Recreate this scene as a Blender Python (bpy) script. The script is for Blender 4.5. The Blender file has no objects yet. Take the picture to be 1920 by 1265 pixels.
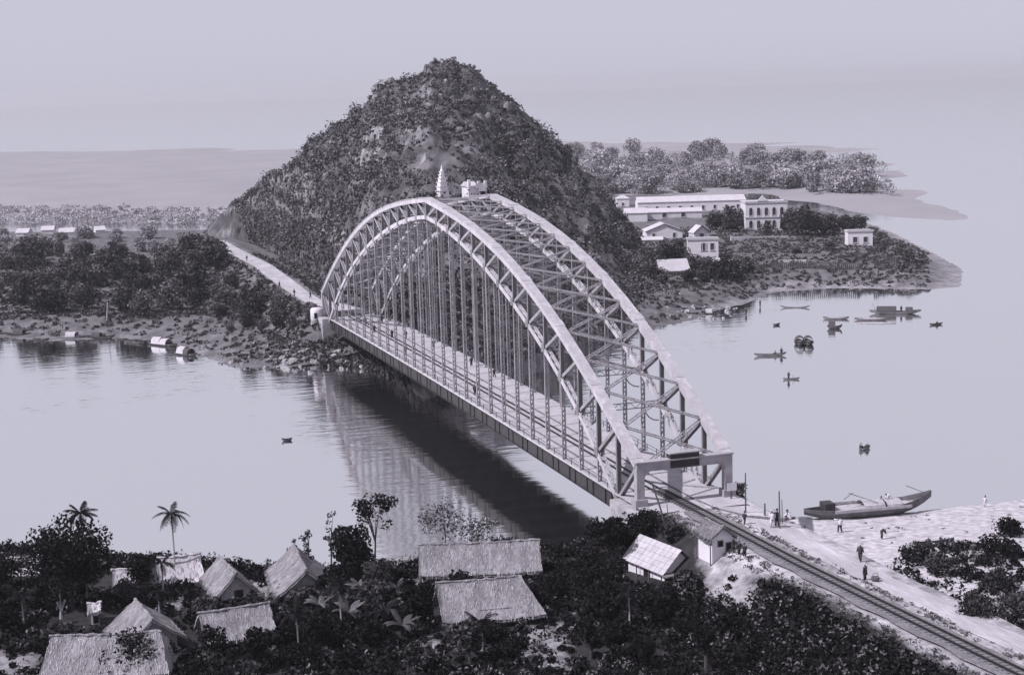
import bpy, bmesh, math, random
import numpy as np
from mathutils import Vector, Matrix

random.seed(7)
RNG = np.random.default_rng(11)
scene = bpy.context.scene
COL = scene.collection
rad = math.radians

# ------------------------------------------------------------------ camera
CAM = np.array([-69.448, -170.601, 48.343])
YAW, PITCH, ROLL, FPX = 0.32059, 0.158264, -0.028079, 3000.2
_F = np.array([math.sin(YAW)*math.cos(PITCH), math.cos(YAW)*math.cos(PITCH), -math.sin(PITCH)])
_R = np.array([math.cos(YAW), -math.sin(YAW), 0.0])
_U = np.cross(_R, _F)
CR = _R*math.cos(ROLL) + _U*math.sin(ROLL)
CU = _U*math.cos(ROLL) - _R*math.sin(ROLL)
cam_data = bpy.data.cameras.new('camera')
cam = bpy.data.objects.new('camera', cam_data)
COL.objects.link(cam)
M = Matrix(((CR[0], CU[0], -_F[0], CAM[0]), (CR[1], CU[1], -_F[1], CAM[1]),
            (CR[2], CU[2], -_F[2], CAM[2]), (0, 0, 0, 1)))
cam.matrix_world = M
cam_data.sensor_width = 36.0
cam_data.lens = FPX/1920*36.0
cam_data.clip_start = 1.0
cam_data.clip_end = 20000.0
scene.camera = cam

# ------------------------------------------------------------------ sky and sun
SUN_ELEV = rad(47)
SUN_DIR = np.array([-0.99, -0.09]); SUN_DIR /= np.linalg.norm(SUN_DIR)     # horizontal direction towards the sun
world = bpy.data.worlds.new("World")
scene.world = world
world.use_nodes = True
wn, wl = world.node_tree.nodes, world.node_tree.links
wn.clear()
sky = wn.new('ShaderNodeTexSky')
sky.sky_type = 'NISHITA'
sky.sun_disc = False
sky.sun_elevation = SUN_ELEV
sky.sun_rotation = math.atan2(SUN_DIR[0], SUN_DIR[1])
sky.dust_density = 1.0
sky.air_density = 1.0
# the black-and-white plate of the photograph: one grey value per direction
sep = wn.new('ShaderNodeVectorMath'); sep.operation = 'DOT_PRODUCT'
sep.inputs[1].default_value = (0.5, 0.5, 0.0)
mix = wn.new('ShaderNodeMix'); mix.data_type = 'FLOAT'
mix.inputs[0].default_value = 0.88          # a thin white veil evens the clear sky out
mix.inputs[3].default_value = 4.72
comb = wn.new('ShaderNodeVectorMath'); comb.operation = 'MULTIPLY'
comb.inputs[1].default_value = (1.0, 0.995, 1.185)
bg = wn.new('ShaderNodeBackground'); bg.inputs['Strength'].default_value = 0.122
wo = wn.new('ShaderNodeOutputWorld')
wl.new(sky.outputs[0], sep.inputs[0]); wl.new(sep.outputs['Value'], mix.inputs[2])
wl.new(mix.outputs[0], comb.inputs[0]); wl.new(comb.outputs[0], bg.inputs['Color'])
wl.new(bg.outputs[0], wo.inputs['Surface'])

sun_data = bpy.data.lights.new('sun', 'SUN')
sun_data.energy = 5.0
sun_data.angle = rad(0.6)
sun_data.color = (1.0, 0.97, 1.04)
sun = bpy.data.objects.new('sun', sun_data)
COL.objects.link(sun)
sd = Vector((SUN_DIR[0]*math.cos(SUN_ELEV), SUN_DIR[1]*math.cos(SUN_ELEV), math.sin(SUN_ELEV)))
sun.rotation_euler = sd.to_track_quat('Z', 'Y').to_euler()
sun.location = (-300, 300, 300)

scene.view_settings.view_transform = 'Standard'
scene.view_settings.look = 'None'
scene.view_settings.gamma = 1.0
scene.view_settings.use_curve_mapping = False
scene.view_settings.exposure = 0.0
scene.render.engine = 'CYCLES'
scene.cycles.max_bounces = 5
scene.cycles.diffuse_bounces = 2
scene.cycles.glossy_bounces = 3
scene.cycles.volume_bounces = 0
scene.cycles.transparent_max_bounces = 4

# ------------------------------------------------------------------ where a pixel of the photograph meets the place
def ray(px, py):
    d = _F*FPX + CR*(px-960.0) - CU*(py-632.5)
    return d/np.linalg.norm(d)
def at(px, py, z):
    d = ray(px, py)
    return CAM + d*((z-CAM[2])/d[2])
def pxm(P):                                   # photograph pixels per metre at a point
    return FPX/max(1.0, float(np.dot(np.asarray(P)-CAM, _F)))

# ------------------------------------------------------------------ noise
def _h(ix, iy, s):
    n = (ix*374761393 + iy*668265263 + s*1442695041).astype(np.int64) & 0xffffffff
    n = ((n ^ (n >> 13))*1274126177) & 0xffffffff
    return ((n ^ (n >> 16)) & 0xffff)/65535.0
def vnoise(x, y, s=0):
    x = np.asarray(x, float); y = np.asarray(y, float)
    ix = np.floor(x).astype(np.int64); iy = np.floor(y).astype(np.int64)
    fx = x-ix; fy = y-iy
    fx = fx*fx*(3-2*fx); fy = fy*fy*(3-2*fy)
    a = _h(ix, iy, s); b = _h(ix+1, iy, s); c = _h(ix, iy+1, s); d = _h(ix+1, iy+1, s)
    return (a*(1-fx)+b*fx)*(1-fy) + (c*(1-fx)+d*fx)*fy
def fbm(x, y, s=0, o=4):
    r = 0; a = 0.5
    for k in range(o):
        r = r + a*(vnoise(x*2**k, y*2**k, s+k)-0.5)*2; a *= 0.5
    return r
def sstep(a, b, x):
    t = np.clip((x-a)/(b-a), 0, 1)
    return t*t*(3-2*t)

# ------------------------------------------------------------------ materials
def mat(name, v, var=0.25, scale=1.0, rough=0.85, island=0.0, metal=0.0, bump=0.0, bscale=4.0, dark=None, dscale=0.3, stretch=None, spec=0.25, obj=0.0):
    m = bpy.data.materials.new(name); m.use_nodes = True
    n, l = m.node_tree.nodes, m.node_tree.links
    p = n['Principled BSDF']
    p.inputs['Roughness'].default_value = rough
    p.inputs['Metallic'].default_value = metal
    p.inputs['Specular IOR Level'].default_value = spec
    tc = n.new('ShaderNodeTexCoord')
    src = tc.outputs['Object']
    if stretch:
        mp = n.new('ShaderNodeMapping'); mp.inputs['Scale'].default_value = stretch
        l.new(src, mp.inputs['Vector']); src = mp.outputs['Vector']
    nz = n.new('ShaderNodeTexNoise'); nz.inputs['Scale'].default_value = scale
    nz.inputs['Detail'].default_value = 5; nz.inputs['Roughness'].default_value = 0.65
    l.new(src, nz.inputs['Vector'])
    mr = n.new('ShaderNodeMapRange')
    mr.inputs['From Min'].default_value = 0.28; mr.inputs['From Max'].default_value = 0.72
    mr.inputs['To Min'].default_value = v*(1-var); mr.inputs['To Max'].default_value = v*(1+var)
    l.new(nz.outputs['Fac'], mr.inputs['Value'])
    val = mr.outputs['Result']
    if dark is not None:
        nz2 = n.new('ShaderNodeTexNoise'); nz2.inputs['Scale'].default_value = dscale
        nz2.inputs['Detail'].default_value = 6; nz2.inputs['Roughness'].default_value = 0.7
        l.new(src, nz2.inputs['Vector'])
        m2 = n.new('ShaderNodeMapRange'); m2.inputs['From Min'].default_value = 0.42; m2.inputs['From Max'].default_value = 0.60
        l.new(nz2.outputs['Fac'], m2.inputs['Value'])
        mx = n.new('ShaderNodeMix'); mx.data_type = 'FLOAT'
        l.new(m2.outputs['Result'], mx.inputs[0]); mx.inputs[2].default_value = dark
        l.new(val, mx.inputs[3]); val = mx.outputs[0]
    if obj:
        oi = n.new('ShaderNodeObjectInfo'); m4 = n.new('ShaderNodeMapRange'); m4.inputs['To Min'].default_value = 1-obj; m4.inputs['To Max'].default_value = 1+obj
        l.new(oi.outputs['Random'], m4.inputs['Value']); mo = n.new('ShaderNodeMath'); mo.operation = 'MULTIPLY'
        l.new(val, mo.inputs[0]); l.new(m4.outputs['Result'], mo.inputs[1]); val = mo.outputs[0]
    if island:
        g = n.new('ShaderNodeNewGeometry')
        m3 = n.new('ShaderNodeMapRange'); m3.inputs['To Min'].default_value = 1-island; m3.inputs['To Max'].default_value = 1+island
        l.new(g.outputs['Random Per Island'], m3.inputs['Value'])
        mu = n.new('ShaderNodeMath'); mu.operation = 'MULTIPLY'
        l.new(val, mu.inputs[0]); l.new(m3.outputs['Result'], mu.inputs[1]); val = mu.outputs[0]
    tint = n.new('ShaderNodeVectorMath'); tint.operation = 'MULTIPLY'; tint.inputs[1].default_value = (1.03, 0.965, 1.04)
    l.new(val, tint.inputs[0]); l.new(tint.outputs[0], p.inputs['Base Color'])
    if bump:
        nb = n.new('ShaderNodeTexNoise'); nb.inputs['Scale'].default_value = bscale; nb.inputs['Detail'].default_value = 4
        l.new(src, nb.inputs['Vector'])
        bp = n.new('ShaderNodeBump'); bp.inputs['Strength'].default_value = bump; bp.inputs['Distance'].default_value = 0.25
        l.new(nb.outputs['Fac'], bp.inputs['Height']); l.new(bp.outputs['Normal'], p.inputs['Normal'])
    return m

MT = {}
MT['steel'] = mat('weathered_steel_paint', 0.40, 0.25, 1.2, 0.6, stretch=(1, 1, 0.35), spec=0.3, dark=0.32, dscale=0.8)
MT['steel_web'] = mat('shaded_steel_web', 0.15, 0.3, 0.8, 0.6, stretch=(1, 1, 0.35), spec=0.3)  # chord steel darkened: shade of faces turned from the sun is in the colour
MT['steel_brace'] = mat('shaded_steel_brace', 0.22, 0.3, 0.8, 0.6, spec=0.3)  # chord steel darkened less: shade on the bracing is in the colour
MT['steel_dark'] = mat('shade_dark_steel', 0.03, 0.35, 0.7, 0.7)  # shade under the deck put into this colour; also dark ironwork
MT['deck'] = mat('pale_deck_planks', 0.36, 0.18, 0.5, 0.9, bump=0.2, bscale=2.0)
MT['rail'] = mat('rail_steel', 0.03, 0.3, 2.0, 0.5, metal=0.2)
MT['sleeper'] = mat('creosoted_timber', 0.15, 0.4, 2.0, 0.9)
MT['ballast'] = mat('ballast_stone', 0.22, 0.55, 3.2, 0.95, bump=0.8, bscale=5.0, dark=0.15, dscale=0.5)
MT['concrete'] = mat('limewashed_concrete', 0.34, 0.15, 0.6, 0.9, dark=0.25, dscale=0.35)
MT['stone'] = mat('pale_stone', 0.32, 0.3, 0.8, 0.9, bump=0.5, bscale=1.5)
MT['rock'] = mat('shore_rock', 0.20, 0.4, 0.6, 0.95, bump=0.7, bscale=1.2, island=0.35)
MT['white'] = mat('limewash', 0.62, 0.08, 0.5, 0.9)
MT['white2'] = mat('stained_limewash', 0.54, 0.2, 0.35, 0.9)
MT['tile'] = mat('clay_tile_roof', 0.40, 0.2, 0.8, 0.9, bump=0.4, bscale=3)
MT['roof_pale'] = mat('pale_far_roof', 0.45, 0.12, 0.3, 0.9)
MT['thatch'] = mat('dry_thatch', 0.33, 0.34, 2.2, 0.95, bump=0.9, bscale=7.0, dark=0.19, dscale=0.5, stretch=(1.6, 0.7, 0.7))
MT['thatch_dark'] = mat('old_dark_thatch', 0.19, 0.45, 2.2, 0.95, bump=0.9, bscale=7.0, stretch=(1.6, 0.7, 0.7))
MT['straw'] = mat('straw_fringe', 0.29, 0.3, 3, 0.95, island=0.4)
MT['straw_dark'] = mat('old_straw', 0.16, 0.3, 3, 0.95, island=0.5)
MT['mud'] = mat('mud_wall', 0.28, 0.3, 1.2, 0.95, bump=0.3)
MT['wood'] = mat('old_timber', 0.10, 0.4, 2.0, 0.9, stretch=(1, 1, 0.2))
MT['wood_pale'] = mat('bleached_timber', 0.34, 0.3, 2.0, 0.9)
MT['void'] = mat('dark_interior', 0.012, 0.2, 1, 1.0)
MT['pane'] = mat('shuttered_window', 0.05, 0.3, 1, 0.7)
MT['bark'] = mat('bark', 0.06, 0.4, 3, 0.95)
MT['bark_pale'] = mat('pale_palm_bark', 0.30, 0.3, 3, 0.95)
MT['leaf_dark'] = mat('dark_leaves', 0.014, 0.5, 0.6, 0.9, island=0.7, spec=0.02)
MT['leaf_banana'] = mat('banana_leaves', 0.065, 0.4, 1.5, 0.5, spec=0.3, obj=0.6)
MT['leaf_mid'] = mat('green_leaves', 0.048, 0.5, 0.5, 0.8, island=0.6, spec=0.1, obj=0.4)
MT['leaf_hill'] = mat('hillside_leaves', 0.10, 0.75, 0.12, 0.8, island=0.65, spec=0.12)
MT['leaf_pale'] = mat('dusty_leaves', 0.10, 0.5, 0.2, 0.85, island=0.5, spec=0.1)
MT['leaf_far'] = mat('haze_pale_leaves', 0.28, 0.25, 0.05, 0.9, obj=0.35, island=0.3, spec=0.05)  # paled to imitate distance: the haze is put into the leaf colour
MT['hill'] = mat('limestone_hill', 0.115, 0.6, 0.16, 0.95, bump=0.6, bscale=0.7, dark=0.05, dscale=0.10)
MT['cliff'] = mat('limestone_cliff', 0.19, 0.5, 0.5, 0.95, bump=0.8, bscale=0.8, dark=0.10, dscale=0.5, stretch=(1, 1, 0.3))
MT['hull'] = mat('tarred_hull', 0.04, 0.4, 1.2, 0.7)
MT['hull_mid'] = mat('worn_hull', 0.12, 0.4, 1.2, 0.8)
MT['mat_pale'] = mat('bamboo_mat', 0.36, 0.35, 2.0, 0.9)
MT['mat_dark'] = mat('old_bamboo_mat', 0.06, 0.3, 2.0, 0.9)
MT['skin'] = mat('skin', 0.16, 0.1, 3, 0.6)
MT['cloth_dark'] = mat('dark_cloth', 0.035, 0.3, 3, 0.9)
MT['cloth_white'] = mat('white_cloth', 0.55, 0.1, 3, 0.9)
MT['hat'] = mat('palm_leaf_hat', 0.30, 0.2, 4, 0.8)
MT['path'] = mat('trodden_sand', 0.43, 0.25, 0.5, 0.95, bump=0.6, bscale=1.6, dark=0.33, dscale=0.35, stretch=(1.0, 0.35, 1))

def ground_mat(name, dark, light, scale, bump=0.5):
    """soil whose sandy share comes from the mesh attribute 'sand'"""
    m = mat(name, dark, 0.5 if scale > 0.1 else 0.1, scale, 0.95, bump=bump, bscale=1.3)
    n, l = m.node_tree.nodes, m.node_tree.links
    tint = [x for x in n if x.type == 'VECT_MATH'][0]
    old = tint.inputs[0].links[0].from_socket
    a = n.new('ShaderNodeAttribute'); a.attribute_name = 'sand'
    nz = n.new('ShaderNodeTexNoise'); nz.inputs['Scale'].default_value = 0.22; nz.inputs['Detail'].default_value = 7
    nz.inputs['Roughness'].default_value = 0.7
    tc = [x for x in n if x.type == 'TEX_COORD'][0]
    l.new(tc.outputs['Object'], nz.inputs['Vector'])
    s = n.new('ShaderNodeMath'); s.operation = 'ADD'
    l.new(a.outputs['Fac'], s.inputs[0]); l.new(nz.outputs['Fac'], s.inputs[1])
    mr = n.new('ShaderNodeMapRange'); mr.inputs['From Min'].default_value = 0.72; mr.inputs['From Max'].default_value = 1.12
    l.new(s.outputs[0], mr.inputs['Value'])
    v2 = n.new('ShaderNodeTexNoise'); v2.inputs['Scale'].default_value = 1.1; v2.inputs['Detail'].default_value = 5
    l.new(tc.outputs['Object'], v2.inputs['Vector'])
    mr2 = n.new('ShaderNodeMapRange'); mr2.inputs['From Min'].default_value = 0.3; mr2.inputs['From Max'].default_value = 0.7; mr2.inputs['To Min'].default_value = light*0.62; mr2.inputs['To Max'].default_value = light*1.22
    l.new(v2.outputs['Fac'], mr2.inputs['Value'])
    mx = n.new('ShaderNodeMix'); mx.data_type = 'FLOAT'
    l.new(mr.outputs['Result'], mx.inputs[0]); l.new(old, mx.inputs[2]); l.new(mr2.outputs['Result'], mx.inputs[3])
    l.new(mx.outputs[0], tint.inputs[0])
    return m
MT['near_ground'] = ground_mat('village_soil', 0.022, 0.43, 0.6)
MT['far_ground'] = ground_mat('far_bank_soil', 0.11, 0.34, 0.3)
MT['dist_ground'] = ground_mat('haze_pale_plain_soil', 0.25, 0.27, 0.02, 0.1)  # soil colour drawn close to the sky, haze painted into the plain

def water_mat():
    m = bpy.data.materials.new('river_water'); m.use_nodes = True
    n, l = m.node_tree.nodes, m.node_tree.links
    n.remove(n['Principled BSDF'])
    out = n['Material Output']
    tc = n.new('ShaderNodeTexCoord')
    mp = n.new('ShaderNodeMapping'); mp.inputs['Rotation'].default_value = (0, 0, rad(20)); mp.inputs['Scale'].default_value = (0.55, 1.5, 1)
    l.new(tc.outputs['Object'], mp.inputs['Vector'])
    n1 = n.new('ShaderNodeTexNoise'); n1.inputs['Scale'].default_value = 0.42; n1.inputs['Detail'].default_value = 3
    n2 = n.new('ShaderNodeTexNoise'); n2.inputs['Scale'].default_value = 0.02; n2.inputs['Detail'].default_value = 3
    l.new(mp.outputs['Vector'], n1.inputs['Vector']); l.new(mp.outputs['Vector'], n2.inputs['Vector'])
    mr = n.new('ShaderNodeMapRange'); mr.inputs['From Min'].default_value = 0.35; mr.inputs['From Max'].default_value = 0.65
    mr.inputs['To Min'].default_value = 0.15; mr.inputs['To Max'].default_value = 1.25
    l.new(n2.outputs['Fac'], mr.inputs['Value'])
    mu = n.new('ShaderNodeMath'); mu.operation = 'MULTIPLY'
    l.new(n1.outputs['Fac'], mu.inputs[0]); l.new(mr.outputs['Result'], mu.inputs[1])
    bp = n.new('ShaderNodeBump'); bp.inputs['Strength'].default_value = 0.26; bp.inputs['Distance'].default_value = 0.3
    l.new(mu.outputs[0], bp.inputs['Height'])
    gl = n.new('ShaderNodeBsdfGlossy'); gl.inputs['Roughness'].default_value = 0.07; gl.inputs['Color'].default_value = (1, 1, 1, 1)
    df = n.new('ShaderNodeBsdfDiffuse'); df.inputs['Color'].default_value = (0.05, 0.047, 0.052, 1)
    ms = n.new('ShaderNodeMixShader'); ms.inputs[0].default_value = 0.985
    l.new(bp.outputs['Normal'], gl.inputs['Normal'])
    l.new(df.outputs[0], ms.inputs[1]); l.new(gl.outputs[0], ms.inputs[2]); l.new(ms.outputs[0], out.inputs['Surface'])
    return m
MT['water'] = water_mat()

# ------------------------------------------------------------------ object helpers
def tag(o, label=None, cat=None, group=None, kind=None):
    if label: o['label'] = label
    if cat: o['category'] = cat
    if group: o['group'] = group
    if kind: o['kind'] = kind
    return o
def thing(name, label, cat, loc=(0, 0, 0), rz=0.0, group=None):
    o = bpy.data.objects.new(name, None); COL.objects.link(o)
    o.location = tuple(float(c) for c in loc); o.rotation_euler = (0, 0, rz); o.empty_display_size = 0.5
    return tag(o, label, cat, group)
def link_mesh(name, me, parent=None):
    o = bpy.data.objects.new(name, me); COL.objects.link(o)
    if parent is not None: o.parent = parent
    return o
def copy_tree(o, parent=None):
    c = o.copy(); COL.objects.link(c)
    if parent is not None: c.parent = parent
    for ch in list(o.children): copy_tree(ch, c)
    return c

class MB:
    def __init__(s): s.v = []; s.f = []
    def add(s, vs, fs):
        b = len(s.v); s.v += [tuple(map(float, p)) for p in vs]; s.f += [tuple(b+i for i in f) for f in fs]
    def frame(s, c, X, Y, Z):
        c, X, Y, Z = map(np.asarray, (c, X, Y, Z))
        vs = [c+a*X+b*Y+d*Z for d in (-1, 1) for b in (-1, 1) for a in (-1, 1)]
        s.add(vs, [(0, 2, 3, 1), (4, 5, 7, 6), (0, 1, 5, 4), (2, 6, 7, 3), (0, 4, 6, 2), (1, 3, 7, 5)])
    def box(s, x0, x1, y0, y1, z0, z1):
        s.frame(((x0+x1)/2, (y0+y1)/2, (z0+z1)/2), ((x1-x0)/2, 0, 0), (0, (y1-y0)/2, 0), (0, 0, (z1-z0)/2))
    def beam(s, p0, p1, w, h, up=(0, 0, 1)):
        p0 = np.asarray(p0, float); p1 = np.asarray(p1, float); up = np.asarray(up, float)
        d = p1-p0; L = np.linalg.norm(d)
        if L < 1e-6: return
        d /= L
        sx = np.cross(d, up); n = np.linalg.norm(sx)
        if n < 1e-6: sx = np.cross(d, (1, 0, 0)); n = np.linalg.norm(sx)
        sx /= n; uz = np.cross(sx, d)
        s.frame((p0+p1)/2, sx*w/2, d*L/2, uz*h/2)
    def tube(s, pts, rads, n=6, cap=True):
        pts = [np.asarray(p, float) for p in pts]; b = len(s.v); k = len(pts)
        for i, p in enumerate(pts):
            t = pts[min(i+1, k-1)]-pts[max(i-1, 0)]; t = t/(np.linalg.norm(t)+1e-9)
            a = np.cross(t, (0.31, 0.17, 0.93)); 
            if np.linalg.norm(a) < 1e-3: a = np.cross(t, (1, 0, 0))
            a /= np.linalg.norm(a); c = np.cross(t, a)
            for j in range(n):
                q = 2*math.pi*j/n
                s.v.append(tuple(p+rads[i]*(math.cos(q)*a+math.sin(q)*c)))
        for i in range(k-1):
            for j in range(n):
                s.f.append((b+i*n+j, b+i*n+(j+1) % n, b+(i+1)*n+(j+1) % n, b+(i+1)*n+j))
        if cap:
            s.f.append(tuple(b+j for j in range(n))[::-1]); s.f.append(tuple(b+(k-1)*n+j for j in range(n)))
    def lattice(s, p0, p1, w, up, t=0.1, h=0.25, step=0.6, bar=0.07):
        """two flanges w apart with zigzag lacing between them"""
        p0 = np.asarray(p0, float); p1 = np.asarray(p1, float); d = p1-p0; L = np.linalg.norm(d); d = d/L
        sx = np.cross(d, np.asarray(up, float)); sx /= np.linalg.norm(sx); uz = np.cross(sx, d)
        for e in (-1, 1): s.beam(p0+sx*e*w/2, p1+sx*e*w/2, t, h, uz)
        n = max(2, int(L/step)); e = 1
        for i in range(n):
            a = p0+d*L*i/n+sx*e*w/2; b = p0+d*L*(i+1)/n-sx*e*w/2; e = -e
            for q in ((-1, 1) if h > 0.2 else (1,)):
                s.beam(a+uz*q*(h/2-0.02), b+uz*q*(h/2-0.02), bar, 0.03, uz)
    def mesh(s, name, m, smooth=False):
        me = bpy.data.meshes.new(name); me.from_pydata(s.v, [], s.f); me.update()
        if m is not None: me.materials.append(m)
        if smooth: me.polygons.foreach_set('use_smooth', [True]*len(me.polygons))
        return me
    def build(s, name, m, parent=None, smooth=False):
        return link_mesh(name, s.mesh(name, m, smooth), parent)

def quad_mesh(name, V, Q, m, smooth=False):
    """V (n,3), Q (k,4) arrays -> mesh, quickly"""
    me = bpy.data.meshes.new(name)
    V = np.ascontiguousarray(V, dtype=np.float32); Q = np.ascontiguousarray(Q, dtype=np.int32)
    me.vertices.add(len(V)); me.vertices.foreach_set('co', V.ravel())
    me.loops.add(Q.size); me.loops.foreach_set('vertex_index', Q.ravel())
    me.polygons.add(len(Q)); me.polygons.foreach_set('loop_start', np.arange(0, Q.size, 4, dtype=np.int32))
    me.polygons.foreach_set('loop_total', np.full(len(Q), 4, dtype=np.int32))
    if smooth: me.polygons.foreach_set('use_smooth', np.ones(len(Q), dtype=bool))
    me.update(calc_edges=True)
    if m is not None: me.materials.append(m)
    return me
def leaf_quads(P, size, aspect=1.6, rng=RNG, droop=0.0):
    """a leaf-sized quad at every point of P, each turned its own way"""
    n = len(P)
    a = rng.normal(size=(n, 3)); a[:, 2] -= droop; a /= np.linalg.norm(a, axis=1)[:, None]
    b = rng.normal(size=(n, 3)); b -= a*np.sum(a*b, 1)[:, None]; b /= np.linalg.norm(b, axis=1)[:, None]
    s = (size*(0.6+0.8*rng.random(n)))[:, None]
    a = a*s*aspect/2; b = b*s/2
    c = np.cross(a, b); c /= (np.linalg.norm(c, axis=1)[:, None]+1e-9)
    V = np.stack([P-a, P+b*0.9+c*s*0.1, P+a, P-b*0.9+c*s*0.1], 1).reshape(-1, 3)
    return V, np.arange(4*n).reshape(-1, 4)
def leaf_mesh(name, P, size, m, **k):
    V, Q = leaf_quads(np.asarray(P), size, **k)
    return quad_mesh(name, V, Q, m)
def ball_pts(n, rng=RNG, shell=0.55):
    d = rng.normal(size=(n, 3)); d /= np.linalg.norm(d, axis=1)[:, None]
    r = (shell**3+(1-shell**3)*rng.random(n))**(1/3)
    return d*r[:, None]

# ------------------------------------------------------------------ lie of the land
WZ = -8.0
def poly_dist(poly, X, Y):
    """signed distance to a closed polygon, positive inside"""
    X = np.asarray(X, float); Y = np.asarray(Y, float)
    best = np.full(X.shape, 1e9); inside = np.zeros(X.shape, bool)
    n = len(poly)
    for i in range(n):
        x0, y0 = poly[i]; x1, y1 = poly[(i+1) % n]
        dx, dy = x1-x0, y1-y0
        t = np.clip(((X-x0)*dx+(Y-y0)*dy)/(dx*dx+dy*dy+1e-12), 0, 1)
        best = np.minimum(best, np.hypot(X-x0-t*dx, Y-y0-t*dy))
        c = ((y0 > Y) != (y1 > Y)) & (X < (x1-x0)*(Y-y0)/(y1-y0+1e-12)+x0)
        inside ^= c
    return np.where(inside, best, -best)
def wpts(pxs, z=WZ): return [tuple(at(x, y, z)[:2]) for x, y in pxs]
def line_dist(pts, X, Y):
    """distance to a polyline of (x, y, z, ...) and the interpolated z of its nearest point"""
    X = np.asarray(X, float); Y = np.asarray(Y, float)
    best = np.full(X.shape, 1e9); zz = np.zeros(X.shape)
    for a, b in zip(pts[:-1], pts[1:]):
        dx, dy = b[0]-a[0], b[1]-a[1]
        t = np.clip(((X-a[0])*dx+(Y-a[1])*dy)/(dx*dx+dy*dy), 0, 1)
        d = np.hypot(X-a[0]-t*dx, Y-a[1]-t*dy); m = d < best
        best = np.where(m, d, best); zz = np.where(m, a[2]+t*(b[2]-a[2]), zz)
    return best, zz

NEAR = [(-170, -260), (-190, 60)] + wpts([(-150, 1008), (0, 1032), (120, 1050), (230, 1062), (320, 1070), (430, 1078),
        (520, 1086), (600, 1090), (690, 1084), (780, 1076), (870, 1052), (960, 1036), (1030, 1048), (1080, 1050), (1125, 1058)]) + \
       [(0, -1), (13, -1), (20, 5)] + wpts([(1500, 967), (1600, 967), (1700, 959), (1850, 943), (2000, 926), (2300, 900)]) + [(190, -40), (190, -260)]
TRACK_Y = [170, 75, 0, -4, -34, -66, -110, -200]
TRACK_X = [4.4, 4.4, 4.5, 4.65, 5.4, 7.3, 11.0, 20.0]
def track_x(y): return np.interp(-np.asarray(y, float), [-v for v in TRACK_Y], TRACK_X)
def h_near(X, Y):
    X = np.asarray(X, float); Y = np.asarray(Y, float)
    d = poly_dist(NEAR, X, Y)
    right = sstep(8, 16, X)
    vill = -8.0 + 3.1*sstep(-1, 6, d) + 0.5*fbm(X/9, Y/9, 3) + 0.25*fbm(X/2.5, Y/2.5, 5, 2)
    bea = -8.0 + np.clip(d, -9, 40)*0.09 + 0.12*fbm(X/3, Y/3, 6)
    base = vill*(1-right)+bea*right
    base = np.where(d < 0, np.maximum(-10.5, -8.0+d*0.35), base)
    off = X-track_x(Y)
    lat = np.maximum(np.maximum(-3.4-off, 0)/1.5, np.maximum(off-8.3, 0)/1.35)
    back = np.maximum(Y+3.0, 0)*1.6
    emb = 0.0 - np.maximum(off-2.2, 0)*0.05 - lat - back + 0.35*fbm(X/4, Y/4, 9, 3)*np.clip(lat, 0, 1)
    return np.maximum(base, emb)

FAR_FRONT = [(-200, 640), (0, 634), (90, 640), (220, 634), (300, 642), (370, 665), (430, 688), (500, 692), (570, 690),
             (650, 694), (710, 712), (770, 722), (850, 720), (950, 690), (1050, 655), (1150, 630), (1240, 612), (1300, 601), (1340, 584),
             (1400, 570), (1450, 549), (1550, 541), (1640, 541), (1740, 543), (1805, 538)]
FAR_BACK = [(1808, 505), (1745, 470), (1685, 440), (1605, 408), (1530, 394), (1400, 376), (1200, 372), (900, 380),
            (420, 438), (200, 441), (0, 442), (-250, 442)]
FAR = wpts(FAR_FRONT) + wpts(FAR_BACK)
BX = 11.076
ROAD = [tuple(at(px, py, z))+() for px, py, z in ((585, 566, 0.2), (560, 548, 0.1), (524, 522, -0.2), (490, 500, -0.6), (458, 482, -1.0), (432, 466, -1.4), (410, 452, -1.8))]
ROAD = [(5.5, 168.0, 0.2), (3.5, 180.0, 0.2)] + [p for p in ROAD if p[1] > 186]
def h_far(X, Y):
    X = np.asarray(X, float); Y = np.asarray(Y, float)
    d = poly_dist(FAR, X, Y)
    z = -8.0 + 3.0*sstep(0, 16, d) + 1.8*sstep(12, 60, d) + np.clip(d, 0, 6)*0.08*fbm(X/7, Y/7, 21) + 0.35*fbm(X/3, Y/3, 23, 2)*sstep(1, 8, d)
    z = np.where(d < 0, -8.0+np.maximum(d*0.3, -3), z)
    rd, rz = line_dist(ROAD, X, Y)
    emb = rz-np.maximum(rd-5.0, 0)/1.5
    emb = np.where(Y < 163, rz-np.maximum(rd-5, 0)/1.5-(163-Y)*1.2, emb)
    return np.maximum(z, emb)

DIST = wpts([(-260, 412), (0, 412), (200, 411), (430, 411), (700, 400), (1080, 385), (1400, 368), (1480, 374), (1540, 388), (1620, 402), (1720, 411), (1812, 415),
             (1826, 407), (1790, 392), (1740, 366), (1712, 340), (1728, 312), (1700, 292), (1560, 276), (1300, 262), (1000, 262), (420, 285), (0, 285), (-260, 288)])
def h_dist(X, Y):
    d = poly_dist(DIST, X, Y)
    far_ = sstep(650, 1150, np.hypot(X-CAM[0], Y-CAM[1]))
    d = d+far_*(170*fbm(X/260, Y/60, 37, 3)-35)
    return np.where(d < 0, -8.0+np.maximum(d*0.05, -2), -8.0+2.0*sstep(0, 40, d)+0.6*fbm(X/40, Y/40, 31)*sstep(0, 30, d))

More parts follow.
